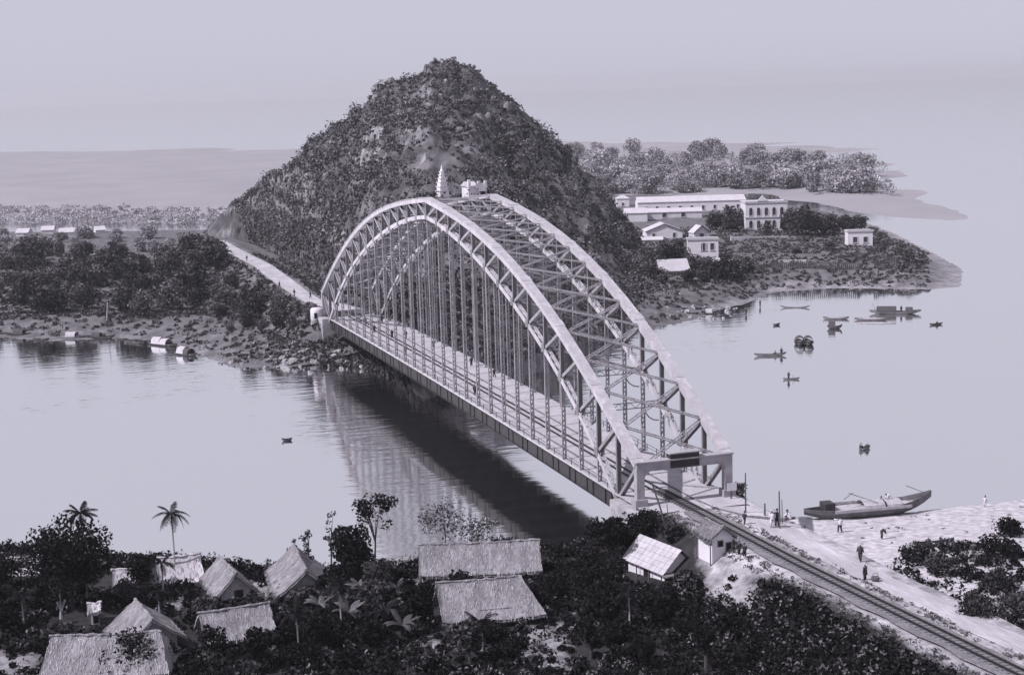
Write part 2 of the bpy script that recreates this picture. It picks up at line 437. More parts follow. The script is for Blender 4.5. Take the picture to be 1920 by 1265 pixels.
def grid_land(name, hf, xs, ys, m, keep, sand=None):
    X, Y = np.meshgrid(xs, ys); Z = hf(X, Y)
    nx, ny = len(xs), len(ys)
    idx = np.arange(nx*ny).reshape(ny, nx)
    Q = np.stack([idx[:-1, :-1], idx[:-1, 1:], idx[1:, 1:], idx[1:, :-1]], -1).reshape(-1, 4)
    k = keep(X, Y, Z).ravel()
    Q = Q[k[Q].any(1)]
    used = np.unique(Q); remap = np.full(nx*ny, -1); remap[used] = np.arange(len(used))
    V = np.stack([X, Y, Z], -1).reshape(-1, 3)[used]
    me = quad_mesh(name, V, remap[Q], m, True)
    a = me.attributes.new('sand', 'FLOAT', 'POINT')
    sv = sand(V[:, 0], V[:, 1], V[:, 2]) if sand is not None else np.zeros(len(V))
    a.data.foreach_set('value', np.ascontiguousarray(sv, dtype=np.float32))
    o = link_mesh(name, me); o['kind'] = 'structure'
    return o

# water
mb = MB(); n = 40
xs = np.array([-9000, 9000.0])
wv = quad_mesh('river_water', np.array([[-5000, -1500, WZ], [6000, -1500, WZ], [6000, 8000, WZ], [-5000, 8000, WZ]]), np.array([[0, 1, 2, 3]]), MT['water'])
link_mesh('river_water', wv)['kind'] = 'structure'

CLEAR = wpts([(985, 1160), (1060, 1165), (1075, 1250), (1000, 1262), (970, 1215)], -5), wpts([(1310, 1085), (1410, 1075), (1440, 1130), (1420, 1190), (1330, 1150)], -4.5), \
        wpts([(690, 1092), (830, 1085), (830, 1108), (700, 1116)], -5), wpts([(560, 1085), (640, 1085), (640, 1105), (560, 1105)], -5), \
        wpts([(-40, 1215), (70, 1230), (60, 1290), (-40, 1290)], -5), wpts([(310, 1105), (345, 1105), (350, 1140), (310, 1140)], -5), \
        wpts([(770, 1190), (830, 1190), (820, 1250), (770, 1240)], -5), wpts([(440, 1090), (520, 1085), (520, 1118), (470, 1125)], -5)
def clearing(X, Y):
    c = np.full(np.shape(X), -99.0)
    for p in CLEAR: c = np.maximum(c, poly_dist(p, X, Y))
    return c
def near_sand(X, Y, Z):
    off = X-track_x(Y)
    s = sstep(-4.5, -2.5, off)*0.52 + sstep(6, 14, off)*0.25*sstep(-80, -10, Y-(-0.0)) + 0.25*sstep(-30, -20, Y)*sstep(3, 6, off)
    s = s + 0.42*sstep(-2.0, 1.2, clearing(X, Y))
    bush = poly_dist(BUSHZONE, X, Y)
    s = np.where(off > 3, s-0.12*sstep(-2, 3, bush), s)
    d = poly_dist(NEAR, X, Y)
    return np.clip(s+0.35*sstep(3.5, 0, d)*sstep(0, -10, X), 0, 1)
BUSHZONE = wpts([(1640, 1030), (1720, 1000), (1840, 975), (1960, 970), (2100, 1100), (2000, 1230), (1880, 1165), (1760, 1100), (1680, 1065)], -3.5)
grid_land('near_bank_ground', h_near, np.arange(-170, 171, 1.1), np.arange(-130, 62, 1.1), MT['near_ground'],
          lambda X, Y, Z: Z > -9.2, near_sand)
def far_sand(X, Y, Z):
    d = poly_dist(FAR, X, Y)
    rd, _ = line_dist(ROAD, X, Y)
    s = 0.30*sstep(6.5, 3.5, rd)+0.30*sstep(14, 2, d)*np.where(X > 100, 1.0, np.where(X < -20, 0.9, 0.3))
    return s + 0.12*sstep(100, 150, X)
grid_land('far_bank_ground', h_far, np.arange(-190, 330, 2.2), np.arange(150, 520, 2.2), MT['far_ground'],
          lambda X, Y, Z: Z > -9.0, far_sand)
grid_land('distant_plain', h_dist, np.arange(-450, 1400, 9.0), np.arange(330, 1700, 9.0), MT['dist_ground'],
          lambda X, Y, Z: Z > -9.0, lambda X, Y, Z: 0.06*fbm(X/60, Y/60, 5)+0.02)

# ------------------------------------------------------------------ the limestone hill
HV = np.array([ray(850, 300)[0], ray(850, 300)[1]]); HV /= np.linalg.norm(HV)       # away from the camera
HU = np.array([HV[1], -HV[0]])                                                     # to the right
HD = 468.0
HC = CAM[:2]+HV*HD
def to_ridge(px, py):
    vr = 105.0*float(sstep(600, 410, px)); d = ray(px, py); k = (HD+vr)/(d[0]*HV[0]+d[1]*HV[1]); P = CAM+d*k
    return float(np.dot(P[:2]-HC, HU)), float(P[2]), vr
SIL = [(360, 440), (412, 402), (430, 388), (470, 368), (500, 333), (540, 313), (562, 297), (582, 268), (620, 243), (660, 219), (688, 200), (703, 176),
       (715, 160), (740, 150), (765, 140), (790, 132), (812, 117), (850, 114), (880, 126), (905, 141), (920, 157), (940, 172), (962, 186), (975, 210),
       (1000, 226), (1030, 247), (1055, 268), (1072, 289), (1092, 312), (1112, 329), (1132, 358), (1152, 388), (1175, 418), (1192, 438),
       (1203, 470), (1215, 500), (1240, 540)]
_s = np.array([to_ridge(*q) for q in SIL])
_s[0, 1] = -7; _s[-1, 1] = -8
FOOT = [(380, 436), (430, 443), (500, 474), (560, 508), (620, 548), (700, 640), (800, 690), (900, 680), (1000, 650), (1100, 612), (1180, 575), (1230, 552)]
_f = []
for q in FOOT:
    P = at(q[0], q[1], -4.0); _f.append((np.dot(P[:2]-HC, HU), np.dot(P[:2]-HC, HV)))
_f = np.array(_f)
def h_hill_uv(u, v):
    zs = np.interp(u, _s[:, 0], _s[:, 1], left=-9, right=-9)
    uf = np.interp(u, _s[:, 0], _s[:, 1], left=-9, right=-9)
    # the ridge line as smoothed for the body, with the crags of the outline kept near the top
    zs = zs+np.clip((zs+4)/20, 0, 1)*(1.5*fbm(u/5.0, u*0+3, 33, 3)+1.3*(np.abs((u/9.0+0.4*np.sin(u/5)) % 1.0-0.5)-0.25)*2)
    vr = np.interp(u, _s[:, 0], _s[:, 2])
    vf = np.interp(u, _f[:, 0], _f[:, 1])-vr
    v = v-vr
    zf = -6.5
    t = np.where(v < 0, 1-v/np.minimum(vf, -6), 1-v/62.0)
    t = np.clip(t, 0, 1)
    S = 0.80*t**0.92 + 0.20*t**4
    z = zf+(zs-zf)*S
    env = np.clip((zs-zf)/25, 0, 1)*np.sin(np.pi*np.clip(t, 0, 1))**0.6
    crag = 1-np.abs(fbm(u/14+3, v/14, 41, 4))*2.2
    gully = fbm(u/11+0.35*v/11, v/40, 47, 3)
    cl = np.floor(z/7.0+0.6*fbm(u/20, v/20, 50)); fr = z/7.0+0.6*fbm(u/20, v/20, 50)-cl
    terr = (sstep(0.45, 0.9, fr)-fr)*2.6*np.clip((t-0.25)*2, 0, 1)
    z = z+env*(4.6*(crag-0.5)+5.0*gully+1.6*terr)+0.8*fbm(u/3.0, v/3.0, 44, 3)*np.clip((zs-zf)/10, 0, 1)*(0.35+0.65*env)
    return np.where(t <= 0, np.minimum(z, -9), z)
def h_hill(X, Y):
    X = np.asarray(X, float); Y = np.asarray(Y, float)
    dx, dy = X-HC[0], Y-HC[1]
    u = dx*HU[0]+dy*HU[1]; v = dx*HV[0]+dy*HV[1]
    z = np.where((u > _s[0, 0]) & (u < _s[-1, 0]) & (v < 170), h_hill_uv(u, v), -20.0)
    rd, rz = line_dist(ROAD, X, Y)
    return np.where(rd < 30, np.minimum(z, rz-0.6+np.maximum(rd-3.2, 0)*1.3+np.maximum(rd-6, 0)**1.5*0.6+0.6*fbm(X/2.5, Y/2.5, 13, 3)*np.clip(rd-3, 0, 2)), z)
def ground(X, Y):
    return np.maximum(np.maximum(np.maximum(h_near(X, Y), h_far(X, Y)), np.maximum(h_hill(X, Y), h_dist(X, Y))), WZ)
def hit(px, py, t0=110.0, t1=1300.0, hf=None):
    """first point of the ground seen at a pixel of the photograph"""
    hf = hf or ground
    d = ray(px, py)
    t = np.concatenate([np.arange(t0, min(t1, 620), 0.8), np.arange(min(t1, 620), t1, 4.0)])
    P = CAM[None]+d[None]*t[:, None]
    b = P[:, 2] < hf(P[:, 0], P[:, 1])
    if not b.any(): return at(px, py, WZ) if d[2] < 0 else P[-1]
    k = max(1, int(np.argmax(b)))
    a, c = t[k-1], t[k]
    for _ in range(8):
        m_ = (a+c)/2; Pm = CAM+d*m_
        if Pm[2] < float(hf(np.array([Pm[0]]), np.array([Pm[1]]))[0]): c = m_
        else: a = m_
    return CAM+d*c

us = np.arange(_s[0, 0], _s[-1, 0], 0.75); vs = np.arange(-190, 170, 0.75)
UU, VV = np.meshgrid(us, vs)
HX = HC[0]+UU*HU[0]+VV*HV[0]; HY = HC[1]+UU*HU[1]+VV*HV[1]
HZ = h_hill(HX, HY)
# crags lean out sideways a little so that cliffs are not a plain height field
gz = np.gradient(HZ, 0.75)
steep = np.clip(np.hypot(gz[0], gz[1])-0.9, 0, 1.5)
lean = steep*1.3*fbm(UU/3.0, HZ/2.5, 61, 3)
HXd = HX-HV[0]*lean; HYd = HY-HV[1]*lean
idx = np.arange(HX.size).reshape(HX.shape)
Q = np.stack([idx[:-1, :-1], idx[:-1, 1:], idx[1:, 1:], idx[1:, :-1]], -1).reshape(-1, 4)
keep = (HZ.ravel() > -8.6)
Q = Q[keep[Q].any(1)]
used = np.unique(Q); rm = np.full(HX.size, -1); rm[used] = np.arange(len(used))
hv = np.stack([HXd, HYd, HZ], -1).reshape(-1, 3)[used]
hill_me = quad_mesh('limestone_hill', hv, rm[Q], MT['hill'], False)
hill_me.materials.append(MT['cliff'])
st = (steep.ravel()[Q].mean(1) > 0.55) & (fbm(hv[rm[Q][:, 0], 0]/9, hv[rm[Q][:, 0], 2]/9, 71, 3) > -0.05)
hill_me.polygons.foreach_set('material_index', st.astype(np.int32))
link_mesh('limestone_hill', hill_me)['kind'] = 'structure'

# ------------------------------------------------------------------ haze over the river
hb = MB(); hb.box(-5050, 6050, -1550, 8050, -12.0, 64.0)
hz = hb.build('haze', None); hz['kind'] = 'stuff'
hm = bpy.data.materials.new('river_haze'); hm.use_nodes = True
hn = hm.node_tree.nodes; hn.remove(hn['Principled BSDF'])
pv = hn.new('ShaderNodeVolumePrincipled')
pv.inputs['Color'].default_value = (0.97, 0.955, 1.0, 1)
pv.inputs['Density'].default_value = 0.00010
pv.inputs['Anisotropy'].default_value = 0.25
pv.inputs['Density Attribute'].default_value = ''
hm.node_tree.links.new(pv.outputs[0], hn['Material Output'].inputs['Volume'])
hz.data.materials.append(hm)

# ------------------------------------------------------------------ the arch bridge
PL = 160/26.0
def yv(i): return (i-1)*PL
def cz(y): return 0.37*(1-((y-80)/80)**2)
def ztop(i):
    s = abs(14-i)/14.0
    return 29.83-7.178*s-1.188*s*s-28.664*s**3+11.898*s**4
def zbot(i):
    s = abs(14-i)/13.0
    return 27.05-4.58*s-29.775*s**2+24.808*s**3-18.149*s**4
bridge = thing('arch_bridge', 'long steel trussed arch bridge carrying railway and road across the river to the hill', 'bridge')
S = MT['steel']
for X in (0.0, BX):
    mb = MB()                                   # top chord: riveted box with cover plates
    for i in range(28):
        a = (X, yv(i), ztop(i)); b = (X, yv(i+1), ztop(i+1))
        mb.beam(a, b, 1.12, 0.72)
        u = np.array(b)-np.array(a); nrm = np.array([0, -u[2], u[1]])/np.linalg.norm(u)
        for e in (0.0, 1.0):
            pass
        mb.beam(np.array(a)+nrm*0.395, np.array(b)+nrm*0.395, 1.32, 0.07)
        if i % 2 == 0:
            m_ = np.array(a)+u*0.12
            mb.beam(m_+nrm*0.45, m_+u*0.22+nrm*0.45, 1.46, 0.05)
    mb.build('top_chord', S, bridge)
    mb = MB()                                   # bottom chord: two webs with lacing on top
    for i in range(1, 27):
        a = np.array((X, yv(i), zbot(i))); b = np.array((X, yv(i+1), zbot(i+1)))
        for e in (-0.36, 0.36):
            mb.beam(a+(e, 0, 0), b+(e, 0, 0), 0.12, 0.62)
        u = (b-a)/np.linalg.norm(b-a); nrm = np.array([0, -u[2], u[1]]); Ls = np.linalg.norm(b-a)
        e = 1
        for k in range(8):
            p = a+u*Ls*k/8+nrm*0.3; q = a+u*Ls*(k+1)/8+nrm*0.3
            mb.beam(p+(e*0.36, 0, 0), q-(e*0.36, 0, 0), 0.10, 0.04, nrm); e = -e
    mb.build('bottom_chord', S, bridge)
    for i in range(1, 28):                      # posts between the chords
        mb = MB(); z0, z1 = zbot(i), ztop(i)
        w = 0.30 if i != 14 else 0.42
        for e in (-w*0.8, w*0.8): mb.beam((X+e, yv(i), z0-0.2), (X+e, yv(i), z1-0.1), 0.07, 0.36, (0, 1, 0))
        mb.beam((X, yv(i), z0-0.2), (X, yv(i), z1-0.1), w*1.5, 0.05, (0, 1, 0))
        mb.build('vertical_post', MT['steel_web'], bridge)
        for e in (-0.455, 0.455):
            g = MB(); g.box(X+e-0.015, X+e+0.015, yv(i)-0.55, yv(i)+0.55, z0-0.42, z0+0.55)
            g.build('gusset_plate', MT['steel_web'], bridge)
    for i in range(0, 28):                      # diagonals fall towards the nearer end
        mb = MB()
        j = i+1
        a = (X, yv(j), zbot(j)) if i < 14 else (X, yv(i), zbot(i))
        b = (X, yv(i), ztop(i)) if i < 14 else (X, yv(j), ztop(j))
        a = np.array(a); b = np.array(b); u = (b-a)/np.linalg.norm(b-a)
        for e in (-0.25, 0.25): mb.beam(a+(e, 0, 0), b+(e, 0, 0)-u*0.1, 0.06, 0.40, (1, 0, 0) if False else np.cross(u, (1, 0, 0)))
        mb.beam(a, b-u*0.1, 0.46, 0.05, np.cross(u, (1, 0, 0)))
        mb.build('diagonal_brace', MT['steel_brace'], bridge)
    for i in range(2, 27):                      # hangers down to the deck
        mb = MB(); y = yv(i)
        mb.lattice((X, y, cz(y)-0.3), (X, y, zbot(i)-0.3), 0.42, (0, 1, 0), 0.14, 0.24, 0.6, 0.09)
        mb.build('hanger', MT['steel_brace'], bridge)
SL = MT['steel_brace']
for i in range(0, 28):                          # crossing lattice braces between the two top chords
    for s in (0, 1):
        a = np.array((0.45 if s == 0 else BX-0.45, yv(i), ztop(i)-0.05)); b = np.array((BX-0.45 if s == 0 else 0.45, yv(i+1), ztop(i+1)-0.05))
        up = np.array((0, -(ztop(i+1)-ztop(i)), PL)); up /= np.linalg.norm(up)
        off = up*(0.14 if s else -0.14)
        mb = MB(); mb.lattice(a+off, b+off, 0.36, up, 0.10, 0.13, 0.55, 0.09)
        mb.build('lateral_brace', SL, bridge)
for i in range(4, 24):                          # a second layer of crossing braces between the bottom chords
    for s in (0, 1):
        a = np.array((0.45 if s == 0 else BX-0.45, yv(i), zbot(i))); b = np.array((BX-0.45 if s == 0 else 0.45, yv(i+1), zbot(i+1)))
        up = np.array((0, -(zbot(i+1)-zbot(i)), PL)); up /= np.linalg.norm(up)
        mb = MB(); mb.lattice(a+up*(0.1 if s else -0.1), b+up*(0.1 if s else -0.1), 0.30, up, 0.09, 0.11, 0.7, 0.07)
        mb.build('lower_lateral_brace', MT['steel_web'], bridge)
for i in range(3, 26):                          # sway frames under the braces, arched brackets at both ends
    mb = MB(); y, z = yv(i), zbot(i)+0.1
    mb.lattice((0.5, y, z), (BX-0.5, y, z), 0.75, (0, 1, 0), 0.09, 0.16, 0.75, 0.07)
    for e in (0, 1):
        pts = [((0.5+1.9*math.sin(q)**1.0 if e == 0 else BX-0.5-1.9*math.sin(q)), y, z-2.2+1.8*(1-math.cos(q))) for q in np.linspace(0, math.pi/2, 5)]
        for p, q in zip(pts[:-1], pts[1:]): mb.beam(p, q, 0.14, 0.14, (0, 1, 0))
    mb.build('sway_strut', MT['steel_web'], bridge)
mb = MB()                                       # deck
for k in range(26):
    y0, y1 = k*PL, (k+1)*PL
    z0, z1 = cz(y0), cz(y1)
    mb.add([(-0.3, y0, z0), (BX+0.6, y0, z0), (BX+0.6, y1, z1), (-0.3, y1, z1), (-0.3, y0, z0-0.22), (BX+0.6, y0, z0-0.22), (BX+0.6, y1, z1-0.22), (-0.3, y1, z1-0.22)],
           [(0, 1, 2, 3), (7, 6, 5, 4), (0, 3, 7, 4), (1, 5, 6, 2), (0, 4, 5, 1), (3, 2, 6, 7)])
mb.build('deck', MT['deck'], bridge)
mb = MB()
for k in range(26): mb.beam((BX/2, k*PL, cz(k*PL)-0.27), (BX/2, (k+1)*PL, cz((k+1)*PL)-0.27), BX+0.7, 0.07)
mb.build('deck_soffit', MT['steel_dark'], bridge)  # dark sheet under the deck: shade put into the colour, blackens the reflection
for X in (0.0, BX):
    mb = MB()
    for k in range(26):
        y0, y1 = k*PL, (k+1)*PL
        mb.beam((X, y0, cz(y0)-1.25), (X, y1, cz(y1)-1.25), 0.12, 1.86)
        for zz in (0.30, 2.2): mb.beam((X, y0, cz(y0)-zz), (X, y1, cz(y1)-zz), 0.46, 0.06)
        for q in (0.33, 0.66): mb.box(X-0.2, X+0.2, y0+PL*q-0.04, y0+PL*q+0.04, cz(y0)-2.15, cz(y0)-0.36)
    mb.build('edge_girder', MT['steel_dark'], bridge)
for k in range(27):
    y = k*PL; mb = MB()
    mb.box(0.1, BX-0.1, y-0.06, y+0.06, cz(y)-1.9, cz(y)-0.31); mb.box(0.1, BX-0.1, y-0.22, y+0.22, cz(y)-1.98, cz(y)-1.9)
    mb.build('cross_girder', MT['steel_dark'], bridge)
for X in (-0.22, BX+0.5):
    mb = MB()
    for k in range(26):
        y0, y1 = k*PL, (k+1)*PL
        for zz in (0.45, 0.85): mb.beam((X, y0, cz(y0)+zz), (X, y1, cz(y1)+zz), 0.04, 0.05)
    rl = mb.build('railing', MT['steel_dark'], bridge)
    for k in range(53):
        y = k*PL/2; pm = MB(); pm.box(X-0.035, X+0.035, y-0.035, y+0.035, cz(y)-0.1, cz(y)+0.88)
        pm.build('railing_post', MT['steel_dark'], rl)
for X in (2.0, 6.75):
    mb = MB()
    for k in range(26):
        y0, y1 = k*PL, (k+1)*PL
        mb.beam((X, y0, cz(y0)+0.09), (X, y1, cz(y1)+0.09), 0.16, 0.17)
    mb.build('guard_timber', MT['sleeper'], bridge)
def portal(y, face):
    mb = MB(); zt = 5.05; zb = 0.35
    n = 10
    for X, sg in ((0.0, 1), (BX, -1)):
        mb.box(X-0.48, X+0.48, y-0.45, y+0.45, zb+0.5, zt-1.0)
        mb.box(X-0.75, X+0.75, y-0.7, y+0.7, zb-0.6, zb+0.5)
        for k in range(8):                      # rounded bracket under the beam
            q0, q1 = math.pi/2*k/8, math.pi/2*(k+1)/8
            xa, xb = X+sg*(0.48+1.1*(1-math.cos(q0))), X+sg*(0.48+1.1*(1-math.cos(q1)))
            za = zt-1.0-1.1*(1-math.sin(q1))
            mb.box(min(xa, xb), max(xa, xb), y-0.40, y+0.40, za, zt-1.0)
    mb.box(-0.48, BX+0.48, y-0.45, y+0.45, zt-1.0, zt)
    mb.box(-0.62, BX+0.62, y-0.58, y+0.58, zt, zt+0.16)
    p = mb.build('portal_frame', MT['concrete'], bridge)
    pl = MB(); x0, x1 = 3.7, 7.3
    pl.box(x0, x1, y-0.52, y+0.52, zt-0.9, zt+0.72)
    pl.build('name_plaque', MT['steel_dark'], p)
    cp = MB(); cp.box(x0-0.15, x1+0.15, y-0.62, y+0.62, zt+0.72, zt+0.86)
    cp.build('coping', MT['concrete'], p)
portal(yv(0), -1); portal(yv(28), 1)

def abutment(y0, y1, label, name='bridge_abutment'):
    t = thing(name, label, 'abutment', ((BX)/2, (y0+y1)/2, -9))
    L = abs(y1-y0)/2
    mb = MB(); mb.box(-BX/2-1.6, BX/2+1.6, -L, L, -0.4, 8.72)
    mb.build('masonry_block', MT['stone'], t)
    for sx in (-1, 1):
        for k in range(6):
            m2 = MB(); x = sx*(BX/2+1.61)
            m2.box(x-0.06, x+0.06, -L+0.1, L-0.1, 0.2+k*1.42, 1.5+k*1.42); m2.build('stone_course', MT['stone'], t)
    return t
ab = abutment(-1.0, -9.5, 'pale masonry abutment under the near end of the bridge among bushes')
abutment(161.0, 169.5, 'pale masonry abutment under the far end of the bridge')
t = thing('bridge_pier', 'round white pier tower beside the far end of the bridge', 'pier', (-1.6, 166.5, -7.0))
mb = MB(); mb.tube([(0, 0, -2), (0, 0, 0), (0, 0, 5.0)], [1.05, 1.15, 1.45], 14); mb.build('shaft', MT['white2'], t, True)
mb = MB(); mb.tube([(0, 0, 5.0), (0, 0, 5.25)], [1.56, 1.56], 14); mb.build('string_course', MT['stone'], t)
mb = MB(); mb.tube([(0, 0, 5.25), (0, 0, 8.1), (0, 0, 8.5)], [1.42, 1.4, 1.2], 14); mb.build('drum', MT['white2'], t, True)
mb = MB(); mb.box(-0.9, -0.3, -1.5, -1.3, 6.4, 7.6); mb.build('niche', MT['void'], t)

# ------------------------------------------------------------------ railway
tr = thing('railway_track', 'narrow gauge railway track running from the lower right across the bridge', 'railway track')
ys = np.concatenate([np.arange(-120, 0, 3.0), np.arange(0, 167, 6.0)])
def tz(y): return 0.30+0*y if y < 0 else cz(y)+0.02
for s in (-0.52, 0.52):
    mb = MB()
    for a, b in zip(ys[:-1], ys[1:]):
        if a < 0 < b: b = 0
        za, zb_ = (0.30 if a < 0 else cz(a)+0.08), (0.30 if b < 0 else cz(b)+0.08)
        pa = np.array((track_x(a)+s, a, za)); pb = np.array((track_x(b)+s, b, zb_))
        mb.beam(pa+(0, 0, 0.13), pb+(0, 0, 0.13), 0.13, 0.07); mb.beam(pa+(0, 0, 0.06), pb+(0, 0, 0.06), 0.05, 0.12); mb.beam(pa, pb, 0.16, 0.04)
    mb.build('rail', MT['rail'], tr)
mb = MB(); mb.box(-0.95, 0.95, -0.12, 0.12, -0.08, 0.08); sl_me = mb.mesh('sleeper', MT['sleeper'])
y = -118.0
while y < -1:
    o = link_mesh('sleeper', sl_me, tr); o.location = (float(track_x(y)), y, 0.20)
    o.rotation_euler = (0, 0, math.atan2(float(track_x(y-1)-track_x(y+1)), 2.0)*1.0+random.uniform(-.02, .02)); y += 0.72

def strip(name, pts_l, pts_r, hf, dz, m, step=1.2, nx=5):
    """a sheet laid over the ground between two edges (lists of xy)"""
    def res(pts):
        pts = np.array(pts, float); L = np.concatenate([[0], np.cumsum(np.hypot(*np.diff(pts[:, :2], axis=0).T))])
        n = max(3, int(L[-1]/step)); q = np.linspace(0, L[-1], n)
        return np.stack([np.interp(q, L, pts[:, 0]), np.interp(q, L, pts[:, 1])], 1)
    A, B = res(pts_l), res(pts_r); n = max(len(A), len(B))
    A = np.stack([np.interp(np.linspace(0, 1, n), np.linspace(0, 1, len(A)), A[:, k]) for k in (0, 1)], 1)
    B = np.stack([np.interp(np.linspace(0, 1, n), np.linspace(0, 1, len(B)), B[:, k]) for k in (0, 1)], 1)
    w = np.linspace(0, 1, nx)[None, :, None]
    G = A[:, None]*(1-w)+B[:, None]*w
    G = G + 0.12*(vnoise(G[..., :1]*0.9, G[..., 1:]*0.9, 3)-0.5)
    Z = hf(G[..., 0], G[..., 1])+dz
    V = np.concatenate([G, Z[..., None]], -1).reshape(-1, 3)
    idx = np.arange(n*nx).reshape(n, nx)
    Q = np.stack([idx[:-1, :-1], idx[:-1, 1:], idx[1:, 1:], idx[1:, :-1]], -1).reshape(-1, 4)
    o = link_mesh(name, quad_mesh(name, V, Q, m, True)); o['kind'] = 'structure'
    return o
yb = np.arange(-125, -9, 3.0)
strip('ballast_bed', [(track_x(y)-1.9-0.25*math.sin(y*1.3), y) for y in yb], [(track_x(y)+1.5+0.2*math.sin(y*0.9), y) for y in yb], lambda X, Y: h_near(X, Y), 0.22, MT['ballast'], 0.8, 6)
ya = np.arange(-125, -7, 3.0)
strip('dirt_road', [(track_x(y)+3.0+0.2*math.sin(y*0.7)-1.2*sstep(-40, -8, y), y) for y in ya], [(track_x(y)+6.5+0.3*math.sin(y*0.5), y) for y in ya], h_near, 0.07, MT['path'], 1.0, 6)
strip('bridge_approach', [(-0.6, -10.5), (-0.6, -0.1)], [(BX+0.6, -10.5), (BX+0.6, -0.1)], lambda X, Y: 0*X, 0.03, MT['deck'], 1.0, 6)
RL = [(p[0], p[1]) for p in ROAD]
rp = np.array(RL); tn = np.gradient(rp, axis=0); tn /= np.linalg.norm(tn, axis=1)[:, None]; nr = np.stack([tn[:, 1], -tn[:, 0]], 1)
strip('far_road', list(rp-nr*(2.3+0.5*np.sin(np.arange(len(rp))*2.1))[:, None]), list(rp+nr*(2.6+0.6*np.sin(np.arange(len(rp))*1.3+1))[:, None]), lambda X, Y: np.maximum(h_far(X, Y), h_hill(X, Y)), 0.15, MT['path'], 2.0, 5)
# kerb that leaves the bridge and bends away beside the road
kp = [(6.75, 0.0), (6.8, -6.0), (7.3, -11.0), (9.2, -15.5), (12.2, -18.0), (13.6, -17.8)]
mb = MB()
for a, b in zip(kp[:-1], kp[1:]): mb.beam((a[0], a[1], 0.05), (b[0], b[1], 0.0), 0.18, 0.3)
mb.build('kerb', MT['sleeper'])['kind'] = 'structure'

# ------------------------------------------------------------------ scrub on the hill
def cloud(C, r, n, flat=0.8, shell=0.45):
    """n leaf points round each centre of C with radius r (array)"""
    P = ball_pts(len(C)*n, shell=shell).reshape(len(C), n, 3)
    P[..., 2] *= flat
    return (C[:, None]+P*np.asarray(r)[:, None, None]).reshape(-1, 3)
N = 26000
u = RNG.uniform(_s[0, 0]+2, _s[-1, 0]-1, N)
vr_ = np.interp(u, _s[:, 0], _s[:, 2]); vf_ = np.interp(u, _f[:, 0], _f[:, 1])
v = vf_+(vr_+14-vf_)*RNG.random(N)
X = HC[0]+u*HU[0]+v*HV[0]; Y = HC[1]+u*HU[1]+v*HV[1]
Z = h_hill(X, Y)
dens = 0.62+1.05*fbm(X/13, Z/10, 81, 4)
rd, _ = line_dist(ROAD, X, Y)
k = (Z > -6.5) & (RNG.random(N) < dens) & (rd > 4.2)
hc = np.stack([X, Y, Z], 1)[k]; hr = (0.40+1.9*RNG.random(len(hc))**4.0)*(1+0.35*fbm(hc[:, 0]/16, hc[:, 2]/12, 85, 2))
hc[:, 2] += hr*0.35
me = leaf_mesh('hill_scrub', cloud(hc, hr, 22), 0.48, MT['leaf_hill'])
o = link_mesh('hill_scrub', me); o['kind'] = 'stuff'

# weathered limestone blocks and pinnacles
def rock_base(seed):
    bm = bmesh.new(); bmesh.ops.create_icosphere(bm, subdivisions=2, radius=1.0)
    rg = np.random.default_rng(seed); ax = rg.normal(size=(10, 3)); ax /= np.linalg.norm(ax, axis=1)[:, None]; of = rg.uniform(0.5, 0.85, 10)
    V = np.array([v_.co[:] for v_ in bm.verts])
    for a, f in zip(ax, of):
        e = np.maximum(V@a-f, 0); V = V-e[:, None]*a
    V = V*(1+0.06*rg.normal(size=(len(V), 1)))
    F = np.array([[q.index for q in f.verts] for f in bm.faces]); bm.free(); return V, F
RB = [rock_base(q+40) for q in range(5)]
N = 900
u = RNG.uniform(_s[0, 0]+8, _s[-1, 0]-4, N)
vr_ = np.interp(u, _s[:, 0], _s[:, 2]); vf_ = np.interp(u, _f[:, 0], _f[:, 1])
v = vf_+(vr_+6-vf_)*RNG.random(N)**0.7
X = HC[0]+u*HU[0]+v*HV[0]; Y = HC[1]+u*HU[1]+v*HV[1]; Z = h_hill(X, Y)
k = (Z > 3) & (fbm(X/13, Z/9, 83, 3)+Z/90 > RNG.normal(0.50, 0.16, N)) & (line_dist(ROAD, X, Y)[0] > 9)
X, Y, Z = X[k], Y[k], Z[k]; VV_, FF_ = [], []; b_ = 0
for x_, y_, z_ in zip(X, Y, Z):
    V, F = random.choice(RB); s_ = random.uniform(0.6, 1.5)*(1+0.5*(z_ > 38)); a_ = random.uniform(0, 6.28)
    V = V*np.array([s_*random.uniform(.7, 1.2), s_*random.uniform(.7, 1.2), s_*random.uniform(.9, 1.9)]); ca, sa = math.cos(a_), math.sin(a_)
    V = np.stack([V[:, 0]*ca-V[:, 1]*sa, V[:, 0]*sa+V[:, 1]*ca, V[:, 2]], 1)+(x_, y_, z_-0.25*s_)
    VV_.append(V); FF_.append(F+b_); b_ += len(V)
me = bpy.data.meshes.new('hill_rocks'); me.from_pydata(np.concatenate(VV_).tolist(), [], np.concatenate(FF_).tolist()); me.materials.append(MT['cliff'])
o = link_mesh('hill_rocks', me); o['kind'] = 'stuff'
